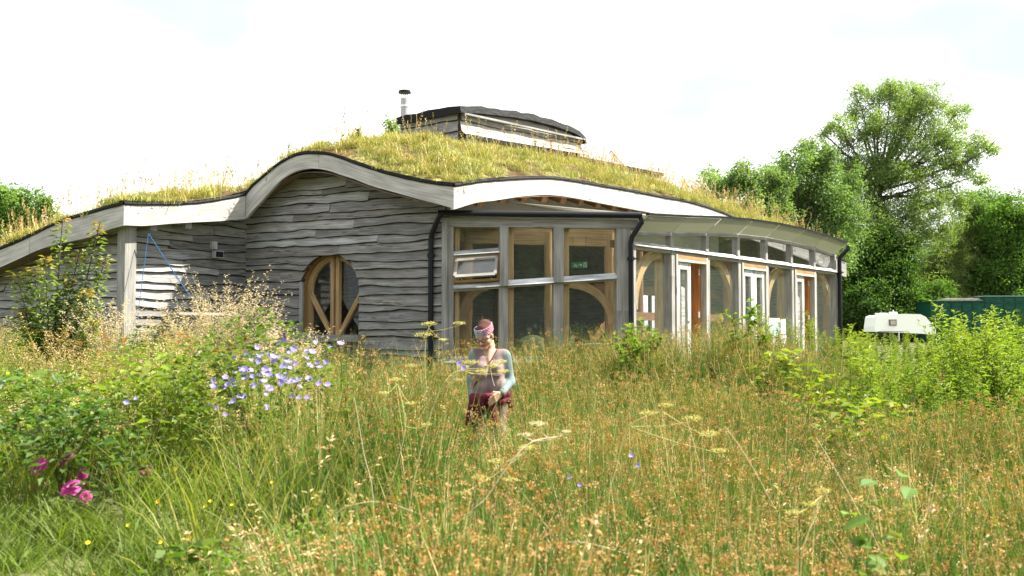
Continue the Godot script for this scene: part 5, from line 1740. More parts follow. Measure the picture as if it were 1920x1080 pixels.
func build_plants() -> void:
	rng.seed = 4242
	rose_bush()
	cranesbill()
	young_tree()
	umbels()
	roof_flowers()
	# dock with broad leaves, close by on the right
	var o := thing("dock_plant", "broad-leaved dock with glossy leaves low in the rushes, near right", "plant", stand(1.18, 3.4))
	var g := Geo.new()
	for k in 18:
		var a := rr(0, TAU)
		var b := Vector3(rr(-.13, .13), rr(0.84, 1.12), rr(-.1, .1))
		g.col = Color(0.09, 0.19, 0.04).lerp(Color(0.2, 0.3, 0.05), rng.randf())
		var dir := Vector3(cos(a), rr(-0.5, 0.5), sin(a)).normalized()
		var up := Vector3(rr(-.5, .5), 1, rr(-.2, .8)).normalized()
		var L := rr(0.045, 0.088)
		for j in 4:
			var s := dir.cross(up).normalized()
			var w0: float = L * [0.05, 0.26, 0.3, 0.2][j]
			var w1: float = L * [0.26, 0.3, 0.2, 0.0][j]
			var q0 := b + dir * L * j / 4.0 - up * L * 0.25 * pow(j / 4.0, 2)
			var q1 := b + dir * L * (j + 1) / 4.0 - up * L * 0.25 * pow((j + 1) / 4.0, 2)
			g.quad(q0 - s * w0 + up * w0 * .25, q0, q1, q1 - s * w1 + up * w1 * .25)
			g.quad(q0, q0 + s * w0 + up * w0 * .25, q1 + s * w1 + up * w1 * .25, q1)
		g.blade(Vector3(b.x * 0.3, 0, b.z * 0.3), (b - Vector3(b.x * 0.3, 0, b.z * 0.3)).normalized(), b.length(), 0.009, Vector3.ZERO, Color(0.1, 0.14, 0.04), Color(0.14, 0.18, 0.05), 2)
	obj("foliage", g, M.green, o, true)
	# ferny mugwort at the lower edge
	for m in [[0.18, 3.3, 0.72, "bright green ferny herb at the lower edge, left one of a pair near the middle"], [0.32, 3.5, 0.62, "bright green ferny herb at the lower edge, right one of a pair near the middle"], [-0.02, 3.6, 0.7, "small ferny herb at the lower edge left of the bright pair"]]:
		var mo := thing("ferny_herb", m[3], "plant", stand(m[0], m[1]), "ferny herbs at the lower edge")
		obj("foliage", tall_herb(int(m[1] * 10), m[2], 30, 0.09, 0.03, Color(0.13, 0.2, 0.04), Color(0.17, 0.24, 0.05), Color(0.26, 0.33, 0.08)), M.green, mo, true)
	# nettles before the bay's right corner, and single leafy stalks before the long front
	var spots := [[1175, 12.3, 1.42, "leafy nettle stalk before the bay's right post, leftmost of the clump"], [1196, 12.1, 1.5, "tall nettle stalk before the black downpipe of the bay"], [1215, 12.4, 1.45, "nettle stalk just right of the bay's downpipe"], [1232, 12.2, 1.38, "nettle stalk at the foot of the first long pane"], [1160, 12.0, 1.3, "short nettle stalk left of the clump before the bay"],
		[1398, 12.5, 1.72, "tall single leafy stalk before the closed double door"], [1382, 12.6, 1.55, "leafy stalk left of the tall single one before the closed double door"], [1425, 12.6, 1.4, "leafy stalk right of the closed double door"],
		[1592, 10.8, 1.62, "tall leafy stalk beside the black pipe at the house's far end"], [1612, 10.6, 1.55, "leafy stalk left of the caravan"], [1640, 10.7, 1.42, "leafy stalk below the caravan's back end"],
		[1742, 10.4, 1.86, "tallest lime-green stalk, standing between caravan and green shed"], [1776, 10.3, 1.82, "tall lime-green stalk before the left end of the green shed"], [1794, 10.2, 1.7, "lime-green stalk before the shed, third from the caravan"], [1820, 10.3, 1.75, "lime-green stalk before the middle of the shed's low part"], [1834, 10.1, 1.74, "lime-green stalk just left of the shed's step"], [1846, 10.2, 1.75, "lime-green stalk at the shed's step"], [1860, 10.2, 1.72, "lime-green stalk just right of the shed's step"], [1883, 10.0, 1.70, "lime-green stalk before the shed's tall part"], [1905, 10.0, 1.62, "lime-green stalk at the right edge before the shed"]]
	for m in spots:
		var x: float = (m[0] - 960.0) / 2000.0 * m[1]
		var so := thing("tall_herb", m[3], "plant", stand(x, m[1]), "tall leafy stalks before the house and the shed")
		var lime: bool = m[0] > 1500
		var top: Color = Color(0.26, 0.31, 0.07) if lime else Color(0.15, 0.24, 0.05)
		obj("foliage", tall_herb(int(m[0]), m[2] - ground_h(x, m[1]) * 0.6, 34 if lime else 16, 0.1 if lime else 0.13, 0.024 if lime else 0.055, Color(0.1, 0.17, 0.03), Color(0.15, 0.22, 0.045), top), M.green, so, true)
	# bramble with yellow-green leaves between rushes and herbs
	for m in [[1600, 9.0, "yellow-green bramble below the caravan, left clump"], [1650, 9.4, "yellow-green bramble below the caravan, right clump"], [1545, 10.5, "yellow-green bramble before the last door of the long front"], [1470, 11.6, "light green bramble before the papers in the long front"]]:
		var x: float = (m[0] - 960.0) / 2000.0 * m[1]
		var bo := thing("bramble", m[2], "shrub", stand(x, m[1]), "brambles among the rushes")
		obj("foliage", leafy_bush(int(m[0]), 150, 0.55, 1.02, 0.12, 0.08, Color(0.12, 0.19, 0.03), Color(0.27, 0.3, 0.05)), M.green, bo, true)
	# glaucous plant on the left bank, clumps of pale seeding grass
	var po := thing("grey_leaved_plant", "grey-green broad-leaved plant on the left bank near the edge", "plant", stand(-3.5, 7.9))
	obj("foliage", leafy_bush(88, 90, 0.5, 0.62, 0.15, 0.075, Color(0.13, 0.22, 0.13), Color(0.2, 0.29, 0.19)), M.green, po, true)
	var co := thing("curled_fern", "tawny curled seed heads on the left bank beside the grey-leaved plant", "plant", stand(-3.05, 7.6))
	obj("foliage", panicle_grass(90, 26, 0.85, Color(0.42, 0.25, 0.13), Color(0.52, 0.34, 0.2)), M.stem, co, true)
	for m in [[415, 11.6, 1.45, "big clump of pale feathery grass in front of the recessed boarded wall"], [470, 11.8, 1.25, "clump of pale feathery grass at the inner corner of the boarded walls"], [380, 11.3, 1.2, "smaller clump of pale feathery grass left of the big one"], [215, 11.2, 1.15, "clump of pinkish feathery grass before the grey corner post"], [545, 11.2, 1.0, "low clump of nodding pale grass below the arched window's left side"]]:
		var x: float = (m[0] - 960.0) / 2000.0 * m[1]
		var fo := thing("feather_grass", m[3], "grass clump", stand(x, m[1]), "clumps of pale feathery grass by the boarded walls")
		obj("stems", panicle_grass(int(m[0]), 75, m[2] * 0.95, Color(0.5, 0.42, 0.3), Color(0.62, 0.5, 0.4)), M.stem, fo, true)
	# small flowers
	var cup := bloom(5, 0.016, 0.016, Color(0.75, 0.55, 0.02), Color(0.8, 0.62, 0.03), 0.4, Color(0.6, 0.5, 0.05)).mesh(M.petal)
	var bell := bloom(5, 0.022, 0.02, Color(0.2, 0.19, 0.5), Color(0.3, 0.28, 0.6), 0.5, Color(0.6, 0.6, 0.6)).mesh(M.petal)
	var pink := bloom(5, 0.02, 0.018, Color(0.62, 0.2, 0.32), Color(0.75, 0.35, 0.48), 0.3, Color(0.6, 0.5, 0.3)).mesh(M.petal)
	little_flower("buttercup", cup, [[385, 1012], [510, 905], [610, 1010], [395, 940], [435, 985], [700, 1000], [295, 1050], [355, 1058], [330, 880], [545, 1050], [300, 1030], [240, 985], [165, 1018]], 5.0, "yellow buttercup", "buttercups in the lower left grass")
	little_flower("yellow_flower", cup, [[15, 700], [28, 715], [12, 735], [40, 690], [22, 760], [430, 640], [365, 700], [20, 640], [55, 705]], 8.4, "small yellow flower", "yellow flowers on the left bank")
	little_flower("blue_flower", bell, [[1184, 855], [1197, 873], [1087, 910], [1068, 895], [255, 748], [237, 755], [870, 690], [862, 682]], 4.6, "pale blue flower", "blue flowers among the rushes")
	little_flower("pink_flower", pink, [[378, 642], [382, 652], [376, 660], [390, 630], [398, 628], [265, 678], [250, 672], [430, 655], [292, 662]], 8.2, "small pink flower", "pink flowers on the left bank")

func little_flower(called: String, mesh: Mesh, spots: Array, d: float, what: String, group: String) -> void:
	spots.sort_custom(func(a, b): return a[0] < b[0])
	var nth := ["leftmost", "second from the left", "third from the left", "fourth from the left", "fifth from the left", "sixth from the left", "seventh from the left", "eighth from the left", "ninth from the left", "tenth from the left", "third from the right", "second from the right", "rightmost"]
	for i in spots.size():
		var p: Array = spots[i]
		var at := seen(p[0], p[1], d * rr(0.93, 1.07))
		var gy := ground_h(at.x, -at.z)
		var o := thing(called, "%s, %s of the %s" % [what, nth[i], group], "flower", Vector3(at.x, gy, at.z), group)
		var g := Geo.new()
		var tall := maxf(at.y - gy, 0.1)
		g.blade(Vector3.ZERO, Vector3.UP, tall, 0.005, Vector3(rr(-.03, .03), 0, rr(-.03, .03)), Color(0.09, 0.14, 0.03), Color(0.13, 0.18, 0.05), 3)
		obj("stalk", g, M.stem, o, true)
		blooms(o, mesh, [Vector3(0, tall, 0)], 0.62 if called == "blue_flower" else 0.8, Vector3(0, 0.6, 0.8))

func rose_bush() -> void:
	var at := stand(-2.3, 5.5)
	var o := thing("rose_bush", "low rose bush with crimson-pink blooms at the lower left", "rose bush", at)
	var g := leafy_bush(51, 620, 0.48, 0.6, 0.062, 0.038, Color(0.045, 0.1, 0.03), Color(0.1, 0.17, 0.04))
	obj("foliage", g, M.green, o, true)
	var r := Geo.new()
	for k in 30:
		var t := float(k) / 30.0
		var a := k * 2.399
		var rise := lerpf(1.6, -0.05, t)
		r.col = Color(0.55, 0.04, 0.27).lerp(Color(0.7, 0.12, 0.42), fposmod(k * 0.37, 1.0))
		var dir := Vector3(cos(a), rise, sin(a)).normalized()
		var L := lerpf(0.02, 0.047, t)
		var s := Vector3(-sin(a), 0, cos(a)) * lerpf(0.012, 0.026, t)
		var m := dir * L * 0.62 + Vector3(0, 0.004, 0)
		var e := dir * L + Vector3(0, -0.007 * t, 0)
		r.quad(dir * 0.004 - s * 0.3, m - s, m + s, dir * 0.004 + s * 0.3)
		r.quad(m - s, e - s * 0.65, e + s * 0.65, m + s)
	var mesh := r.mesh(M.petal)
	var spots := []
	var sizes := []
	for p in [[74, 874, 5.45], [127, 859, 5.5], [134, 917, 5.3], [155, 889, 5.6], [60, 915, 5.6], [160, 933, 5.4], [273, 885, 5.9], [72, 913, 5.7]]:
		spots.append(seen(p[0], p[1], p[2]) - at)
	blooms(o, mesh, [spots[2]], 1.45, Vector3(0.1, 0.5, 0.9), "rose")
	blooms(o, mesh, [spots[0], spots[1]], 1.15, Vector3(0.0, 0.7, 0.7), "rose")
	spots.remove_at(2); spots.remove_at(1); spots.remove_at(0)
	blooms(o, mesh, spots, 0.75, Vector3(0.0, 0.6, 0.7), "rose")
	var b := thing("raspberry_bush", "light green leafy bush behind the roses with reddish young leaves", "shrub", stand(-2.2, 6.5))
	var bg := leafy_bush(52, 520, 0.7, 0.8, 0.075, 0.042, Color(0.15, 0.22, 0.04), Color(0.24, 0.3, 0.07))
	bg.col = Color(0.4, 0.13, 0.05)
	for k in 16: bg.leaf(Vector3(rr(-.5, .6), rr(0.68, 0.86), rr(-.2, .3)), Vector3(rr(-1, 1), 0.2, rr(-1, 1)).normalized(), Vector3.UP, 0.06, 0.025)
	obj("foliage", bg, M.green, b, true)
	var gr := thing("leafy_bush", "dark leafy bush on the bank left of the violet cranesbill", "shrub", stand(-2.15, 7.4))
	obj("foliage", leafy_bush(53, 420, 0.5, 0.8, 0.065, 0.045, Color(0.09, 0.15, 0.035), Color(0.15, 0.22, 0.05)), M.green, gr, true)

func cranesbill() -> void:
	var at := stand(-1.5, 6.4)
	var o := thing("cranesbill", "spreading clump of violet-blue cranesbill in flower left of the middle", "flowering plant", at)
	obj("foliage", leafy_bush(61, 900, 0.72, 1.0, 0.05, 0.042, Color(0.07, 0.13, 0.025), Color(0.14, 0.2, 0.045)), M.green, o, true)
	var mesh := bloom(5, 0.021, 0.023, Color(0.2, 0.17, 0.43), Color(0.31, 0.28, 0.55), 0.35, Color(0.55, 0.5, 0.6)).mesh(M.petal)
	var spots := []
	var st := Geo.new()
	for k in 105:
		var u := 490.0 + rng.randfn() * 68.0
		var v := 705.0 + rng.randfn() * 30.0 - (u - 515.0) * 0.06
		if k < 12:
			u = rr(520, 615); v = rr(640, 690)
		if v > 790.0 or u < 385 or u > 660: continue
		var p := seen(u, v, 5.9 + rr(-0.1, 0.5) - (v - 700) * 0.004) - at
		spots.append(p)
		if k % 2 == 0: st.blade(p - Vector3(rr(-.05, .05), 0.22, 0.05), Vector3(0, 1, 0), 0.22, 0.004, Vector3.ZERO, Color(0.1, 0.15, 0.03), Color(0.12, 0.17, 0.05), 2)
	obj("stalks", st, M.stem, o, true)
	blooms(o, mesh, spots, 1.0, Vector3(0.15, 0.7, 0.75))

func young_tree() -> void:
	var at := seen(110, 640, 11.4)
	at.y = ground_h(at.x, 11.4)
	var o := thing("young_fruit_tree", "young fruit tree with reddish shoot tips before the low left eave", "tree", at)
	var bg := Geo.new()
	bg.col = Color.WHITE
	var lg := Geo.new()
	for m in [[100, 640, 118, 405], [105, 640, 150, 470], [120, 640, 188, 415], [130, 640, 200, 480], [90, 640, 60, 500], [80, 640, 30, 510], [95, 640, 85, 480], [120, 640, 165, 540], [100, 645, 130, 520], [85, 645, 45, 580], [70, 650, 70, 620], [130, 650, 180, 600]]:
		var dd := 11.4 + rr(-0.35, 0.35)
		var p := seen(m[0], m[1], 11.4) - at
		var q := seen(m[2], m[3], dd) - at
		p.y = 0.0
		var mid := p.lerp(q, 0.5) + Vector3((p.x - q.x) * 0.2, 0, rr(-.1, .1))
		var pts := PackedVector3Array()
		for k in 9:
			var f := k / 8.0
			pts.append(p * (1 - f) * (1 - f) + mid * 2 * f * (1 - f) + q * f * f)
		bg.tube(pts, 0.018, 0.004, 5, false)
		for k in 210:
			var f := 0.12 + 0.88 * k / 210.0
			var c := p * (1 - f) * (1 - f) + mid * 2 * f * (1 - f) + q * f * f
			var a := k * 2.4 + rr(-.4, .4)
			var out := rr(0.0, 0.26) * (1.12 - f)
			lg.col = Color(0.12, 0.19, 0.045).lerp(Color(0.22, 0.28, 0.08), rng.randf())
			if f > 0.9: lg.col = lg.col.lerp(Color(0.4, 0.17, 0.07), 0.65 * rng.randf())
			lg.leaf(c + Vector3(cos(a), 0, sin(a)) * out, Vector3(cos(a), rr(-.3, .6), sin(a)).normalized(), Vector3(rr(-.4, .4), 1, rr(-.2, .6)).normalized(), rr(0.055, 0.1), rr(0.04, 0.062), 0.15, 0.2)
	obj("branches", bg, M.bark, o, true)
	obj("foliage", lg, M.green, o, true)

func umbel(g: Geo, p: Vector3, r: float, c: Color) -> void:
	for k in 13:
		var a := k * 2.399
		var q := r * sqrt((k + 0.5) / 13.0)
		var e := p + Vector3(cos(a) * q, r * 0.55 - q * 0.25, sin(a) * q)
		g.blade(p, (e - p).normalized(), (e - p).length(), 0.003, Vector3.ZERO, c * 0.7, c, 1)
		for j in 9:
			g.col = c * rr(0.75, 1.3)
			g.leaf(e + Vector3(rr(-1, 1), rr(-.7, .7), rr(-1, 1)) * r * 0.2, Vector3(rr(-1, 1), rr(-.4, 1), rr(-1, 1)).normalized(), Vector3(rr(-1, 1), 0.4, rr(-1, 1)), r * 0.17, r * 0.1)

func umbels() -> void:
	var gold := Color(0.55, 0.5, 0.2)
	var pale := Color(0.66, 0.6, 0.45)
	for m in [
		["fading yellow umbel plant with a long bent stalk before the person", 4.7, [[760, 1010], [785, 860], [815, 755], [842, 706], [870, 692]], [[870, 692, .03], [885, 684, .035], [905, 700, .03], [925, 690, .032], [945, 700, .03], [940, 682, .03], [858, 715, .022]], gold],
		["tall umbel plant with flat yellow heads before the black downpipe", 8.2, [[800, 760], [797, 690], [798, 640], [805, 610]], [[806, 612, .06], [795, 634, .075], [832, 640, .04], [862, 610, .05], [772, 690, .05]], gold],
		["dry whitish stalk forking towards the right below the person", 4.2, [[868, 1010], [915, 930], [965, 858], [1000, 828], [1052, 818]], [[1010, 800, .035], [985, 820, .03], [1062, 812, .02]], pale],
		["thin umbel plant with yellow heads right of the middle", 5.0, [[1140, 960], [1155, 880], [1180, 800], [1240, 770]], [[1250, 765, .04], [1215, 780, .04], [1300, 790, .045], [1330, 820, .05], [1350, 850, .04]], gold],
		["loose yellow umbel plant low left of the person", 5.4, [[700, 1000], [735, 900], [760, 800], [745, 720]], [[742, 716, .035], [770, 760, .03], [720, 740, .03], [800, 800, .03]], gold],
		["yellow umbel plant below the person among rushes", 4.4, [[905, 1060], [890, 960], [930, 880], [985, 850]], [[930, 870, .035], [990, 845, .04], [900, 900, .035], [960, 905, .035], [860, 930, .03]], gold],
		["short yellow umbel plant at the lower right", 3.7, [[1500, 1090], [1515, 1000], [1540, 930]], [[1545, 925, .03], [1520, 950, .03], [1490, 965, .028]], gold]]:
		var at := seen(m[2][0][0], m[2][0][1], m[1])
		at.y = ground_h(at.x, m[1])
		var o := thing("umbel_plant", m[0], "plant", at, "yellow and dry umbel plants")
		var g := Geo.new()
		var pts := PackedVector3Array([Vector3.ZERO])
		for k in m[2].size(): pts.append(seen(m[2][k][0], m[2][k][1], m[1] + k * 0.03) - at)
		if pts[1].y < 0.05: pts.remove_at(1)
		g.col = pale if m[4] == pale else Color(0.48, 0.45, 0.2)
		var fine := PackedVector3Array()
		for k in pts.size() - 1:
			for j in 4: fine.append(pts[k].cubic_interpolate(pts[k + 1], pts[maxi(k - 1, 0)], pts[mini(k + 2, pts.size() - 1)], j / 4.0))
		fine.append(pts[pts.size() - 1])
		g.tube(fine, 0.003, 0.0018, 5, false)
		for e in m[3]:
			var p := seen(e[0], e[1], m[1] + rr(-0.06, 0.1)) - at
			var from := fine[fine.size() - 1 - (rng.randi() % 6)]
			g.col = m[4] * 0.9
			g.tube(PackedVector3Array([from, from.lerp(p, 0.5) + Vector3(0, -0.01, 0), p]), 0.002, 0.0013, 4, false)
			umbel(g, p, e[2], m[4])
		obj("stalk_and_heads", g, M.stem, o, true)
	# bleached bent reeds
	for m in [["pale bent reed arching over the rushes at the lower middle", 3.9, [[1000, 1075], [1018, 1030], [1085, 1016], [1180, 1040]]], ["bleached reed arching low left of the middle", 4.0, [[630, 1000], [635, 960], [670, 945], [720, 942], [790, 965]]], ["bleached stalk leaning in the right-hand rushes", 5.2, [[1465, 1000], [1440, 930], [1395, 850], [1360, 800]]], ["pale stalk crossing the rushes from the lower right", 4.6, [[1660, 1070], [1610, 960], [1560, 870], [1530, 820]]], ["thin bleached stalk standing right of the middle", 5.6, [[1320, 930], [1300, 830], [1285, 780]]], ["bleached stalk leaning left of the middle", 4.8, [[700, 940], [682, 850], [672, 790], [664, 745]]]]:
		var at := seen(m[2][0][0], m[2][0][1], m[1])
		at.y = ground_h(at.x, m[1])
		var o := thing("dry_reed", m[0], "reed", at, "bleached reeds")
		var g := Geo.new()
		g.col = Color(0.55, 0.48, 0.33)
		var pts := PackedVector3Array([Vector3.ZERO])
		for k in m[2].size(): pts.append(seen(m[2][k][0], m[2][k][1], m[1]) - at)
		var fine := PackedVector3Array()
		for k in pts.size() - 1:
			for j in 4: fine.append(pts[k].cubic_interpolate(pts[k + 1], pts[maxi(k - 1, 0)], pts[mini(k + 2, pts.size() - 1)], j / 4.0))
		fine.append(pts[pts.size() - 1])
		g.tube(fine, 0.0026, 0.0016, 5, false)
		obj("stalk", g, M.stem, o, true)

func roof_flowers() -> void:
	for m in [[640, 252, 200, 16.6, "foxglove standing on the turf crest left of the flue"], [1092, 300, 268, 20.5, "foxglove on the turf roof at the right end of the lantern"]]:
		var at := seen(m[0], m[1], m[3])
		at.y = EYE + roof_h(Vector2(at.x, m[3])) - 0.02
		var top := seen(m[0] + 6, m[2], m[3]).y - at.y
		var o := thing("foxglove", m[4], "flower", at, "foxgloves on the roof")
		var g := Geo.new()
		g.blade(Vector3.ZERO, Vector3.UP, top, 0.016, Vector3(0.05, 0, 0), Color(0.12, 0.15, 0.06), Color(0.2, 0.16, 0.14), 4)
		for k in 9:
			var a := k * 2.4
			g.col = Color(0.1, 0.16, 0.05)
			g.leaf(Vector3(0, rr(0.0, 0.2), 0), Vector3(cos(a), rr(0.1, 0.6), sin(a)).normalized(), Vector3.UP, 0.16, 0.05)
		obj("stalk", g, M.stem, o, true)
		var f := Geo.new()
		for k in 16:
			var a := k * 2.4
			var q := Vector3(0.04, top * (0.62 + 0.38 * k / 16.0), 0)
			f.col = Color(0.5, 0.12, 0.36).lerp(Color(0.35, 0.2, 0.25), 1.0 - k / 16.0)
			f.leaf(q, Vector3(cos(a), -0.5, sin(a)).normalized(), Vector3.UP, 0.05 if k < 9 else 0.045, 0.03)
		obj("flowers", f, M.petal, o, true)
	for m in [[1033, 312, 262, 18.6, Color(0.4, 0.13, 0.04), "rusty dock spike on the turf roof before the lantern"], [1004, 312, 262, 18.4, Color(0.14, 0.2, 0.06), "green leafy spike on the turf roof left of the rusty one"], [541, 296, 268, 16.0, Color(0.14, 0.19, 0.07), "little green spike on the turf roof above the arched eave"], [672, 285, 258, 15.4, Color(0.13, 0.19, 0.06), "short green spike on the turf right of the crest foxglove"]]:
		var at := seen(m[0], m[1], m[3])
		at.y = EYE + roof_h(Vector2(at.x, m[3])) - 0.02
		var top := maxf(seen(m[0], m[2], m[3]).y - at.y, 0.2)
		var o := thing("dock_spike", m[5], "plant", at, "spikes of dock on the roof")
		var g := Geo.new()
		g.blade(Vector3.ZERO, Vector3.UP, top, 0.014, Vector3.ZERO, m[4] * 0.7, m[4], 3)
		for k in 60:
			var a := k * 2.4
			var q := Vector3(0, top * (0.25 + 0.75 * k / 60.0), 0)
			g.col = m[4] * rr(0.7, 1.3)
			g.leaf(q, Vector3(cos(a), rr(0.0, 0.9), sin(a)).normalized(), Vector3.UP, 0.05, 0.022)
		obj("stalk", g, M.stem, o, true)

# ---------------------------------------------------------------- the person
# bones: [from, to, radius at from, radius at to, colour number]; a smooth union of their tapered capsules, meshed as surface nets
func capsule(p: Vector3, b: Array) -> float:
	var a: Vector3 = b[0]
	var ab: Vector3 = b[1] - a
	var t := clampf((p - a).dot(ab) / maxf(ab.length_squared(), 1e-9), 0.0, 1.0)
	return (p - a - ab * t).length() - lerpf(b[2], b[3], t)

func flesh(g: Geo, bones: Array, cell: float, blend: float, colors: Array, squash := Vector3.ONE) -> void:
	var lo := Vector3.ONE * 1e9
	var hi := -lo
	for b in bones:
		var r := maxf(b[2], b[3]) + blend + cell * 2.0
		for e in 2:
			lo = lo.min(b[e] - Vector3.ONE * r)
			hi = hi.max(b[e] + Vector3.ONE * r)
	var nx := int((hi.x - lo.x) / cell) + 2
	var ny := int((hi.y - lo.y) / cell) + 2
	var nz := int((hi.z - lo.z) / cell) + 2
	var f := PackedFloat32Array()
	f.resize(nx * ny * nz)
	f.fill(0.5)
	for b in bones:
		var r := maxf(b[2], b[3]) + blend + cell * 1.5
		var l: Vector3 = ((b[0].min(b[1]) - Vector3.ONE * r - lo) / cell).floor()
		var h: Vector3 = ((b[0].max(b[1]) + Vector3.ONE * r - lo) / cell).ceil()
		for z in range(maxi(0, int(l.z)), mini(nz, int(h.z) + 1)):
			for y in range(maxi(0, int(l.y)), mini(ny, int(h.y) + 1)):
				for x in range(maxi(0, int(l.x)), mini(nx, int(h.x) + 1)):
					var k := (z * ny + y) * nx + x
					var d := capsule(lo + Vector3(x, y, z) * cell, b)
					var o := f[k]
					var q := maxf(blend - absf(o - d), 0.0) / blend
					f[k] = minf(o, d) - q * q * blend * 0.25
	var idx := {}
	var first := g.v.size()
	for z in nz - 1:
		for y in ny - 1:
			for x in nx - 1:
				var k := (z * ny + y) * nx + x
				var c := [f[k], f[k + 1], f[k + nx], f[k + nx + 1], f[k + nx * ny], f[k + nx * ny + 1], f[k + nx * ny + nx], f[k + nx * ny + nx + 1]]
				var inside := 0
				for e in c:
					if e < 0.0: inside += 1
				if inside == 0 or inside == 8: continue
				var sum := Vector3.ZERO
				var n := 0
				for e in [[0, 1], [2, 3], [4, 5], [6, 7], [0, 2], [1, 3], [4, 6], [5, 7], [0, 4], [1, 5], [2, 6], [3, 7]]:
					var va: float = c[e[0]]
					var vb: float = c[e[1]]
					if (va < 0.0) == (vb < 0.0): continue
					var t := va / (va - vb)
					var pa := Vector3(e[0] & 1, (e[0] >> 1) & 1, e[0] >> 2)
					var pb := Vector3(e[1] & 1, (e[1] >> 1) & 1, e[1] >> 2)
					sum += pa.lerp(pb, t)
					n += 1
				var p := lo + (Vector3(x, y, z) + sum / n) * cell
				var grad := Vector3(c[1] + c[3] + c[5] + c[7] - c[0] - c[2] - c[4] - c[6], c[2] + c[3] + c[6] + c[7] - c[0] - c[1] - c[4] - c[5], c[4] + c[5] + c[6] + c[7] - c[0] - c[1] - c[2] - c[3]).normalized()
				var best := 1e9
				for b in bones:
					var d := capsule(p, b)
					if d < best:
						best = d
						g.col = colors[b[4]] * (1.0 + 0.55 * fnoise.get_noise_3d(p.x * 160.0, p.y * 60.0 + b[4] * 9.0, p.z * 160.0) * (0.25 if b[4] == 0 else 1.0))
				idx[k] = g.vert(p, grad, Vector2(p.x, p.y))
	for z in range(1, nz - 1):
		for y in range(1, ny - 1):
			for x in range(1, nx - 1):
				var k := (z * ny + y) * nx + x
				var s := f[k] < 0.0
				for ax in 3:
					var step: int = [1, nx, nx * ny][ax]
					if (f[k + step] < 0.0) == s: continue
					var u: int = [nx, nx * ny, 1][ax]
					var v: int = [nx * ny, 1, nx][ax]
					var q := [k - u - v, k - v, k, k - u]
					if not (idx.has(q[0]) and idx.has(q[1]) and idx.has(q[2]) and idx.has(q[3])): continue
					if s:
						g.face(idx[q[0]], idx[q[1]], idx[q[2]]); g.face(idx[q[0]], idx[q[2]], idx[q[3]])
					else:
						g.face(idx[q[0]], idx[q[2]], idx[q[1]]); g.face(idx[q[0]], idx[q[3]], idx[q[2]])

func hand_bones(wrist: Vector3, palm: Vector3, across: Vector3, curl: Vector3, thumb: float, c: int) -> Array:
	var out := []
	var base := wrist + palm * 0.02
	for k in 4:                                            # palm
		var s := (k - 1.5) * 0.019
		out.append([base + across * s * 0.7, base + palm * 0.065 + across * s, 0.013, 0.0115, c])
		var L: float = [0.036, 0.042, 0.04, 0.032][k]
		var p0 := base + palm * 0.07 + across * s
		var d1 := (palm + curl * 0.55).normalized()
		var p1 := p0 + d1 * L
		var d2 := (palm * 0.55 + curl).normalized()
		var p2 := p1 + d2 * L * 0.75
		out.append([p0, p1, 0.0095, 0.0088, c])
		out.append([p1, p2, 0.0088, 0.0075, c])
	var t0 := base + across * thumb * 0.025 + palm * 0.015
	var t1 := t0 + (across * thumb * 0.7 + palm * 0.6 + curl * 0.4).normalized() * 0.042
	out.append([t0, t1, 0.0125, 0.0105, c])
	out.append([t1, t1 + (palm * 0.9 + curl * 0.5).normalized() * 0.03, 0.0105, 0.0085, c])
	return out

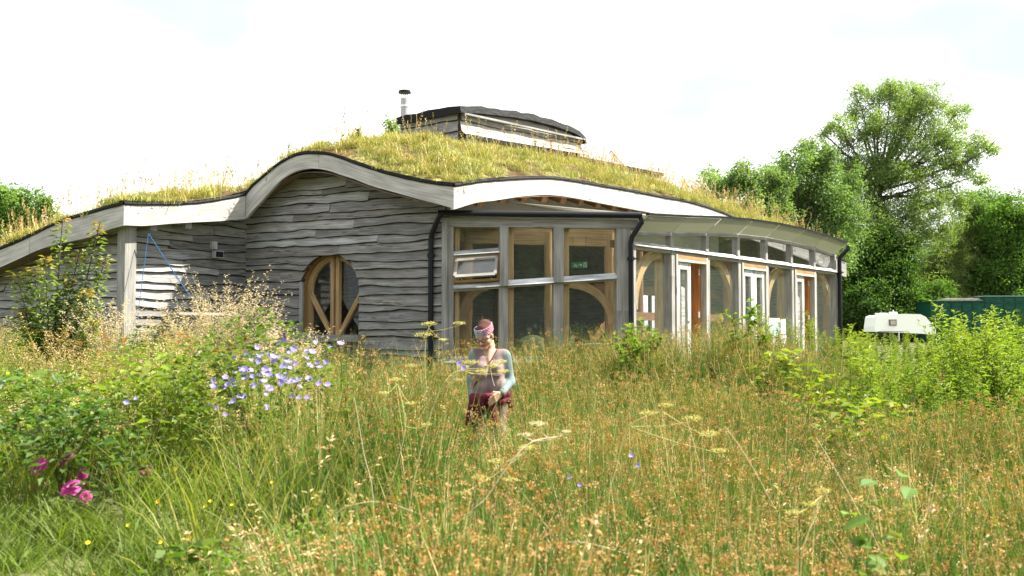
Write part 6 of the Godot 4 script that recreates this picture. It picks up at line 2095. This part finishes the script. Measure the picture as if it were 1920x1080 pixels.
func build_person() -> void:
	rng.seed = 7
	var at := Vector3(-0.204, ground_h(-0.204, 9.7), -9.7)
	var up := EYE - 1.555 - at.y                           # the soles meet the ground; see dy below
	var o := thing("person", "woman with a knitted headband looking down, wading through the meadow grass", "person", at)
	var skin := Color(0.5, 0.3, 0.22)
	var teal := Color(0.15, 0.2, 0.205)
	var vest := Color(0.19, 0.145, 0.145)
	var trousers := Color(0.15, 0.12, 0.1)
	var boot := Color(0.05, 0.04, 0.035)
	var cols := [skin, teal, vest, trousers, boot]
	# local axes: x to the right of the picture, z towards the viewer; heights over the ground
	var D := Vector3(0, up, 0)
	var bones := []
	var add := func(a: Vector3, b: Vector3, r0: float, r1: float, c: int) -> void: bones.append([a + D * clampf(a.y / 0.95, 0, 1), b + D * clampf(b.y / 0.95, 0, 1), r0, r1, c])
	# torso, turned a little to the picture's left
	for s in [-1.0, 1.0]:
		add.call(Vector3(s * 0.075 + 0.0, 1.26, -0.02 - s * 0.02), Vector3(s * 0.075, 1.06, 0.0 - s * 0.02), 0.092, 0.088, 2)      # ribs
		add.call(Vector3(s * 0.07 - 0.01, 1.215, 0.055 - s * 0.02), Vector3(s * 0.07 - 0.01, 1.17, 0.06 - s * 0.02), 0.066, 0.062, 2)     # chest
		add.call(Vector3(s * 0.07, 1.06, 0.0), Vector3(s * 0.078, 0.93, -0.01), 0.092, 0.105, 2)       # waist, hips
		add.call(Vector3(s * 0.09, 0.95, -0.02), Vector3(s * 0.085, 0.84, -0.015), 0.105, 0.105, 3)
		add.call(Vector3(s * 0.085, 0.86, -0.01), Vector3(s * 0.08 + s * 0.01, 0.47, 0.03 + s * 0.05), 0.092, 0.062, 3)            # thigh
		add.call(Vector3(s * 0.09, 0.47, 0.03 + s * 0.05), Vector3(s * 0.085, 0.09, -0.03 + s * 0.07), 0.062, 0.045, 3)           # calf
		add.call(Vector3(s * 0.085, 0.05, -0.05 + s * 0.07), Vector3(s * 0.1, 0.04, 0.1 + s * 0.07), 0.045, 0.036, 4)
	add.call(Vector3(-0.13, 1.335, -0.02), Vector3(0.13, 1.325, -0.05), 0.062, 0.062, 2)             # shoulder line
	add.call(Vector3(-0.15, 1.33, -0.015), Vector3(-0.178, 1.10, -0.015), 0.056, 0.043, 1)            # picture-left arm, hanging
	add.call(Vector3(-0.178, 1.10, -0.015), Vector3(-0.172, 0.885, 0.05), 0.043, 0.031, 1)
	add.call(Vector3(0.155, 1.32, -0.045), Vector3(0.205, 1.09, -0.02), 0.058, 0.045, 1)            # picture-right arm, bent across
	add.call(Vector3(0.205, 1.09, -0.02), Vector3(0.125, 1.0, 0.15), 0.045, 0.034, 1)
	add.call(Vector3(0.0, 1.34, -0.03), Vector3(-0.015, 1.43, 0.01), 0.055, 0.05, 0)               # neck
	add.call(Vector3(-0.005, 1.345, 0.018), Vector3(0.0, 1.27, 0.082), 0.043, 0.012, 0)                # open neckline
	var body := Geo.new()
	flesh(body, bones, 0.011, 0.03, cols)
	# hands
	var hb := hand_bones(Vector3(-0.172, 0.87, 0.055) + D, Vector3(0.05, -0.97, 0.15).normalized(), Vector3(0.25, 0.1, -0.95).normalized(), Vector3(0.8, -0.2, 0.2).normalized(), -1.0, 0)
	flesh(body, hb, 0.0045, 0.008, cols)
	hb = hand_bones(Vector3(0.118, 0.995, 0.16) + D, Vector3(-0.72, -0.45, 0.45).normalized(), Vector3(-0.3, 0.85, 0.35).normalized(), Vector3(-0.4, -0.5, -0.7).normalized(), 1.0, 0)
	flesh(body, hb, 0.0045, 0.008, cols)
	# head, bowed and turned to the picture's left
	var head := Transform3D(Basis.from_euler(Vector3(0.42, -0.5, 0.06)), Vector3(-0.022, 1.43, 0.02) + D)
	var face := []
	for b in [[Vector3(0, 0.128, -0.018), Vector3(0, 0.118, 0.02), 0.077, 0.072, 0], [Vector3(-0.03, 0.06, 0.045), Vector3(0.03, 0.06, 0.045), 0.042, 0.042, 0], [Vector3(-0.035, 0.04, 0.02), Vector3(-0.012, -0.002, 0.068), 0.03, 0.021, 0], [Vector3(0.035, 0.04, 0.02), Vector3(0.012, -0.002, 0.068), 0.03, 0.021, 0],
		[Vector3(0, 0.088, 0.083), Vector3(0, 0.052, 0.103), 0.009, 0.013, 0], [Vector3(-0.013, 0.048, 0.092), Vector3(0.013, 0.048, 0.092), 0.008, 0.008, 0], [Vector3(-0.05, 0.1, 0.058), Vector3(0.05, 0.1, 0.058), 0.02, 0.02, 0],
		[Vector3(-0.02, 0.022, 0.078), Vector3(0.02, 0.022, 0.078), 0.0085, 0.0085, 1], [Vector3(-0.075, 0.085, -0.005), Vector3(-0.077, 0.06, 0.0), 0.014, 0.011, 0], [Vector3(0.075, 0.085, -0.005), Vector3(0.077, 0.06, 0.0), 0.014, 0.011, 0], [Vector3(-0.038, 0.058, 0.06), Vector3(-0.03, 0.05, 0.06), 0.024, 0.02, 0], [Vector3(0.038, 0.058, 0.06), Vector3(0.03, 0.05, 0.06), 0.024, 0.02, 0], [Vector3(0, 0.05, -0.03), Vector3(0, -0.04, -0.035), 0.055, 0.05, 0]]:
		face.append([head * b[0], head * b[1], b[2], b[3], b[4]])
	flesh(body, face, 0.004, 0.012, [skin, Color(0.45, 0.16, 0.14)])
	obj("body", body, M.dull, o, true)
	# hair: auburn, gathered at the back, wisps on top
	var hg := Geo.new()
	var hb2 := []
	for b in [[Vector3(0, 0.15, -0.035), Vector3(0, 0.14, 0.008), 0.078, 0.072, 0], [Vector3(0, 0.12, -0.06), Vector3(0, 0.05, -0.065), 0.062, 0.045, 0], [Vector3(0, 0.125, -0.095), Vector3(0.01, 0.135, -0.105), 0.042, 0.038, 0], [Vector3(0.07, 0.09, -0.02), Vector3(0.068, 0.04, -0.015), 0.016, 0.008, 0], [Vector3(-0.07, 0.09, -0.02), Vector3(-0.068, 0.05, -0.015), 0.016, 0.008, 0]]:
		hb2.append([head * b[0], head * b[1], b[2], b[3], b[4]])
	flesh(hg, hb2, 0.006, 0.02, [Color(0.075, 0.036, 0.026)])
	for k in 46:
		var a := rr(0, TAU)
		var p := head * Vector3(cos(a) * 0.05, 0.19 + rr(-0.02, 0.03), -0.04 + sin(a) * 0.055)
		hg.blade(p, Vector3(cos(a) * 0.5 + 0.3, rr(0.4, 1.0), rr(-.4, .3)).normalized(), rr(0.03, 0.075), 0.003, Vector3(rr(-.03, .03), -0.02, 0), Color(0.15, 0.065, 0.04), Color(0.26, 0.14, 0.08), 2)
	obj("hair", hg, M.dull, o, true)
	# knitted headband in pinks, violet and grey-blue
	var kb := Geo.new()
	var pal := [Color(0.3, 0.13, 0.17), Color(0.33, 0.2, 0.26), Color(0.28, 0.21, 0.3), Color(0.27, 0.25, 0.32), Color(0.28, 0.31, 0.34), Color(0.25, 0.3, 0.31)]
	for row in 4:
		for k in 44:
			var a := TAU * k / 44.0
			var b := TAU * (k + 1) / 44.0
			var tone: Color = pal[clampi(int((sin(a + 2.6 + row * 0.3) * 0.5 + 0.5) * 6.0), 0, 5)]
			kb.col = tone * rr(0.8, 1.25)
			var tilt := func(t: float, h: float, r: float) -> Vector3: return head * Vector3(sin(t) * r * 0.93, 0.117 + h - cos(t) * 0.004, -0.006 + cos(t) * r * 1.03)
			var h0 := row * 0.0165
			var zig := 0.003 * (1.0 if (k + row) % 2 == 0 else -1.0)
			kb.quad(tilt.call(a, h0, 0.0935), tilt.call(b, h0, 0.0935), tilt.call(b, h0 + 0.008 + zig, 0.1), tilt.call(a, h0 + 0.008 - zig, 0.1))
			kb.quad(tilt.call(a, h0 + 0.008 - zig, 0.1), tilt.call(b, h0 + 0.008 + zig, 0.1), tilt.call(b, h0 + 0.0165, 0.0925 - row * 0.0012), tilt.call(a, h0 + 0.0165, 0.0925 - row * 0.0012))
	obj("headband", kb, M.dull, o, true)
	# spectacles
	var sp := Geo.new()
	for s in [-1.0, 1.0]:
		var pts := PackedVector3Array()
		for k in 15:
			var a := TAU * k / 14.0
			pts.append(head * Vector3(s * 0.032 + cos(a) * 0.024, 0.079 + sin(a) * 0.016 * (1.0 if sin(a) > 0 else 1.1), 0.104 - absf(s * 0.032 + cos(a) * 0.024) * 0.25))
		sp.tube(pts, 0.0028, 0.0028, 6, false)
		sp.tube(PackedVector3Array([head * Vector3(s * 0.056, 0.085, 0.09), head * Vector3(s * 0.076, 0.085, 0.05), head * Vector3(s * 0.081, 0.082, -0.005)]), 0.0026, 0.0026, 6, false)
	sp.tube(PackedVector3Array([head * Vector3(-0.009, 0.083, 0.104), head * Vector3(0, 0.086, 0.106), head * Vector3(0.009, 0.083, 0.104)]), 0.0026, 0.0026, 6, false)
	obj("spectacles", sp, M.black, o, true)
	var ey := Geo.new()
	ey.col = Color(0.12, 0.05, 0.03)
	for s in [-1.0, 1.0]:                                  # lowered lids and brows
		ey.tube(PackedVector3Array([head * Vector3(s * 0.02, 0.073, 0.0865), head * Vector3(s * 0.032, 0.07, 0.0855), head * Vector3(s * 0.044, 0.074, 0.078)]), 0.0024, 0.0018, 5)
		ey.tube(PackedVector3Array([head * Vector3(s * 0.016, 0.1, 0.0835), head * Vector3(s * 0.034, 0.105, 0.0815), head * Vector3(s * 0.052, 0.1, 0.07)]), 0.003, 0.002, 5)
	obj("eyes", ey, M.dull, o, true)
	# strap across the chest, pendant cord
	var stp := Geo.new()
	stp.col = Color(0.1, 0.03, 0.025)
	var line := PackedVector3Array([Vector3(0.075, 1.385, -0.03), Vector3(0.07, 1.37, 0.025), Vector3(0.03, 1.30, 0.098), Vector3(-0.03, 1.235, 0.137), Vector3(-0.09, 1.16, 0.125), Vector3(-0.135, 1.08, 0.085), Vector3(-0.165, 1.0, 0.03)])
	for k in line.size(): line[k] += D
	for k in line.size() - 1: stp.beam(line[k], line[k + 1] + (line[k + 1] - line[k]) * 0.06, Vector3(0.5, 0.7, 0.1), 0.02, 0.006 + 0.0006 * k)
	obj("bag_strap", stp, M.dull, o, true)
	# crimson cardigan tied round the hips, sleeves hanging in front
	var cg := Geo.new()
	var cb := []
	for k in 16:
		var a := TAU * k / 16.0
		var b := TAU * (k + 1) / 16.0
		cb.append([Vector3(sin(a) * 0.175, 0.985 - 0.03 * cos(a) + sin(a) * 0.015, cos(a) * 0.125) + D, Vector3(sin(b) * 0.175, 0.985 - 0.03 * cos(b) + sin(b) * 0.015, cos(b) * 0.125) + D, 0.035, 0.035, 0])
		cb.append([Vector3(sin(a) * 0.18, 0.94 - 0.03 * cos(a), cos(a) * 0.13) + D, Vector3(sin(b) * 0.18, 0.94 - 0.03 * cos(b), cos(b) * 0.13) + D, 0.028, 0.028, 1])
	for b in [[Vector3(0.02, 0.96, 0.14), Vector3(0.05, 0.76, 0.15), 0.035, 0.045, 0], [Vector3(-0.05, 0.95, 0.13), Vector3(-0.12, 0.78, 0.12), 0.04, 0.035, 1], [Vector3(-0.15, 0.93, 0.06), Vector3(-0.2, 0.72, 0.03), 0.05, 0.04, 0], [Vector3(0.17, 0.98, 0.0), Vector3(0.205, 0.86, -0.02), 0.04, 0.045, 1], [Vector3(-0.02, 0.965, 0.15), Vector3(0.05, 0.955, 0.15), 0.036, 0.036, 0]]:
		cb.append([b[0] + D, b[1] + D, b[2], b[3], b[4]])
	flesh(cg, cb, 0.011, 0.012, [Color(0.10, 0.014, 0.024), Color(0.07, 0.01, 0.018)])
	obj("tied_cardigan", cg, M.dull, o, true)
	var pk := Geo.new()
	pk.col = Color(0.5, 0.42, 0.4)
	pk.tube(PackedVector3Array([Vector3(0.01, 1.22, 0.14) + D, Vector3(0.03, 1.12, 0.13) + D, Vector3(0.05, 1.06, 0.13) + D]), 0.003, 0.003, 5)
	pk.col = Color(0.3, 0.2, 0.19)
	pk.beam(Vector3(0.04, 1.16, 0.128) + D, Vector3(0.12, 1.155, 0.1) + D, Vector3.UP, 0.008, 0.006)
	obj("pocket_trim", pk, M.dull, o, true)
	o.scale = Vector3(0.92, 1.0, 0.95)
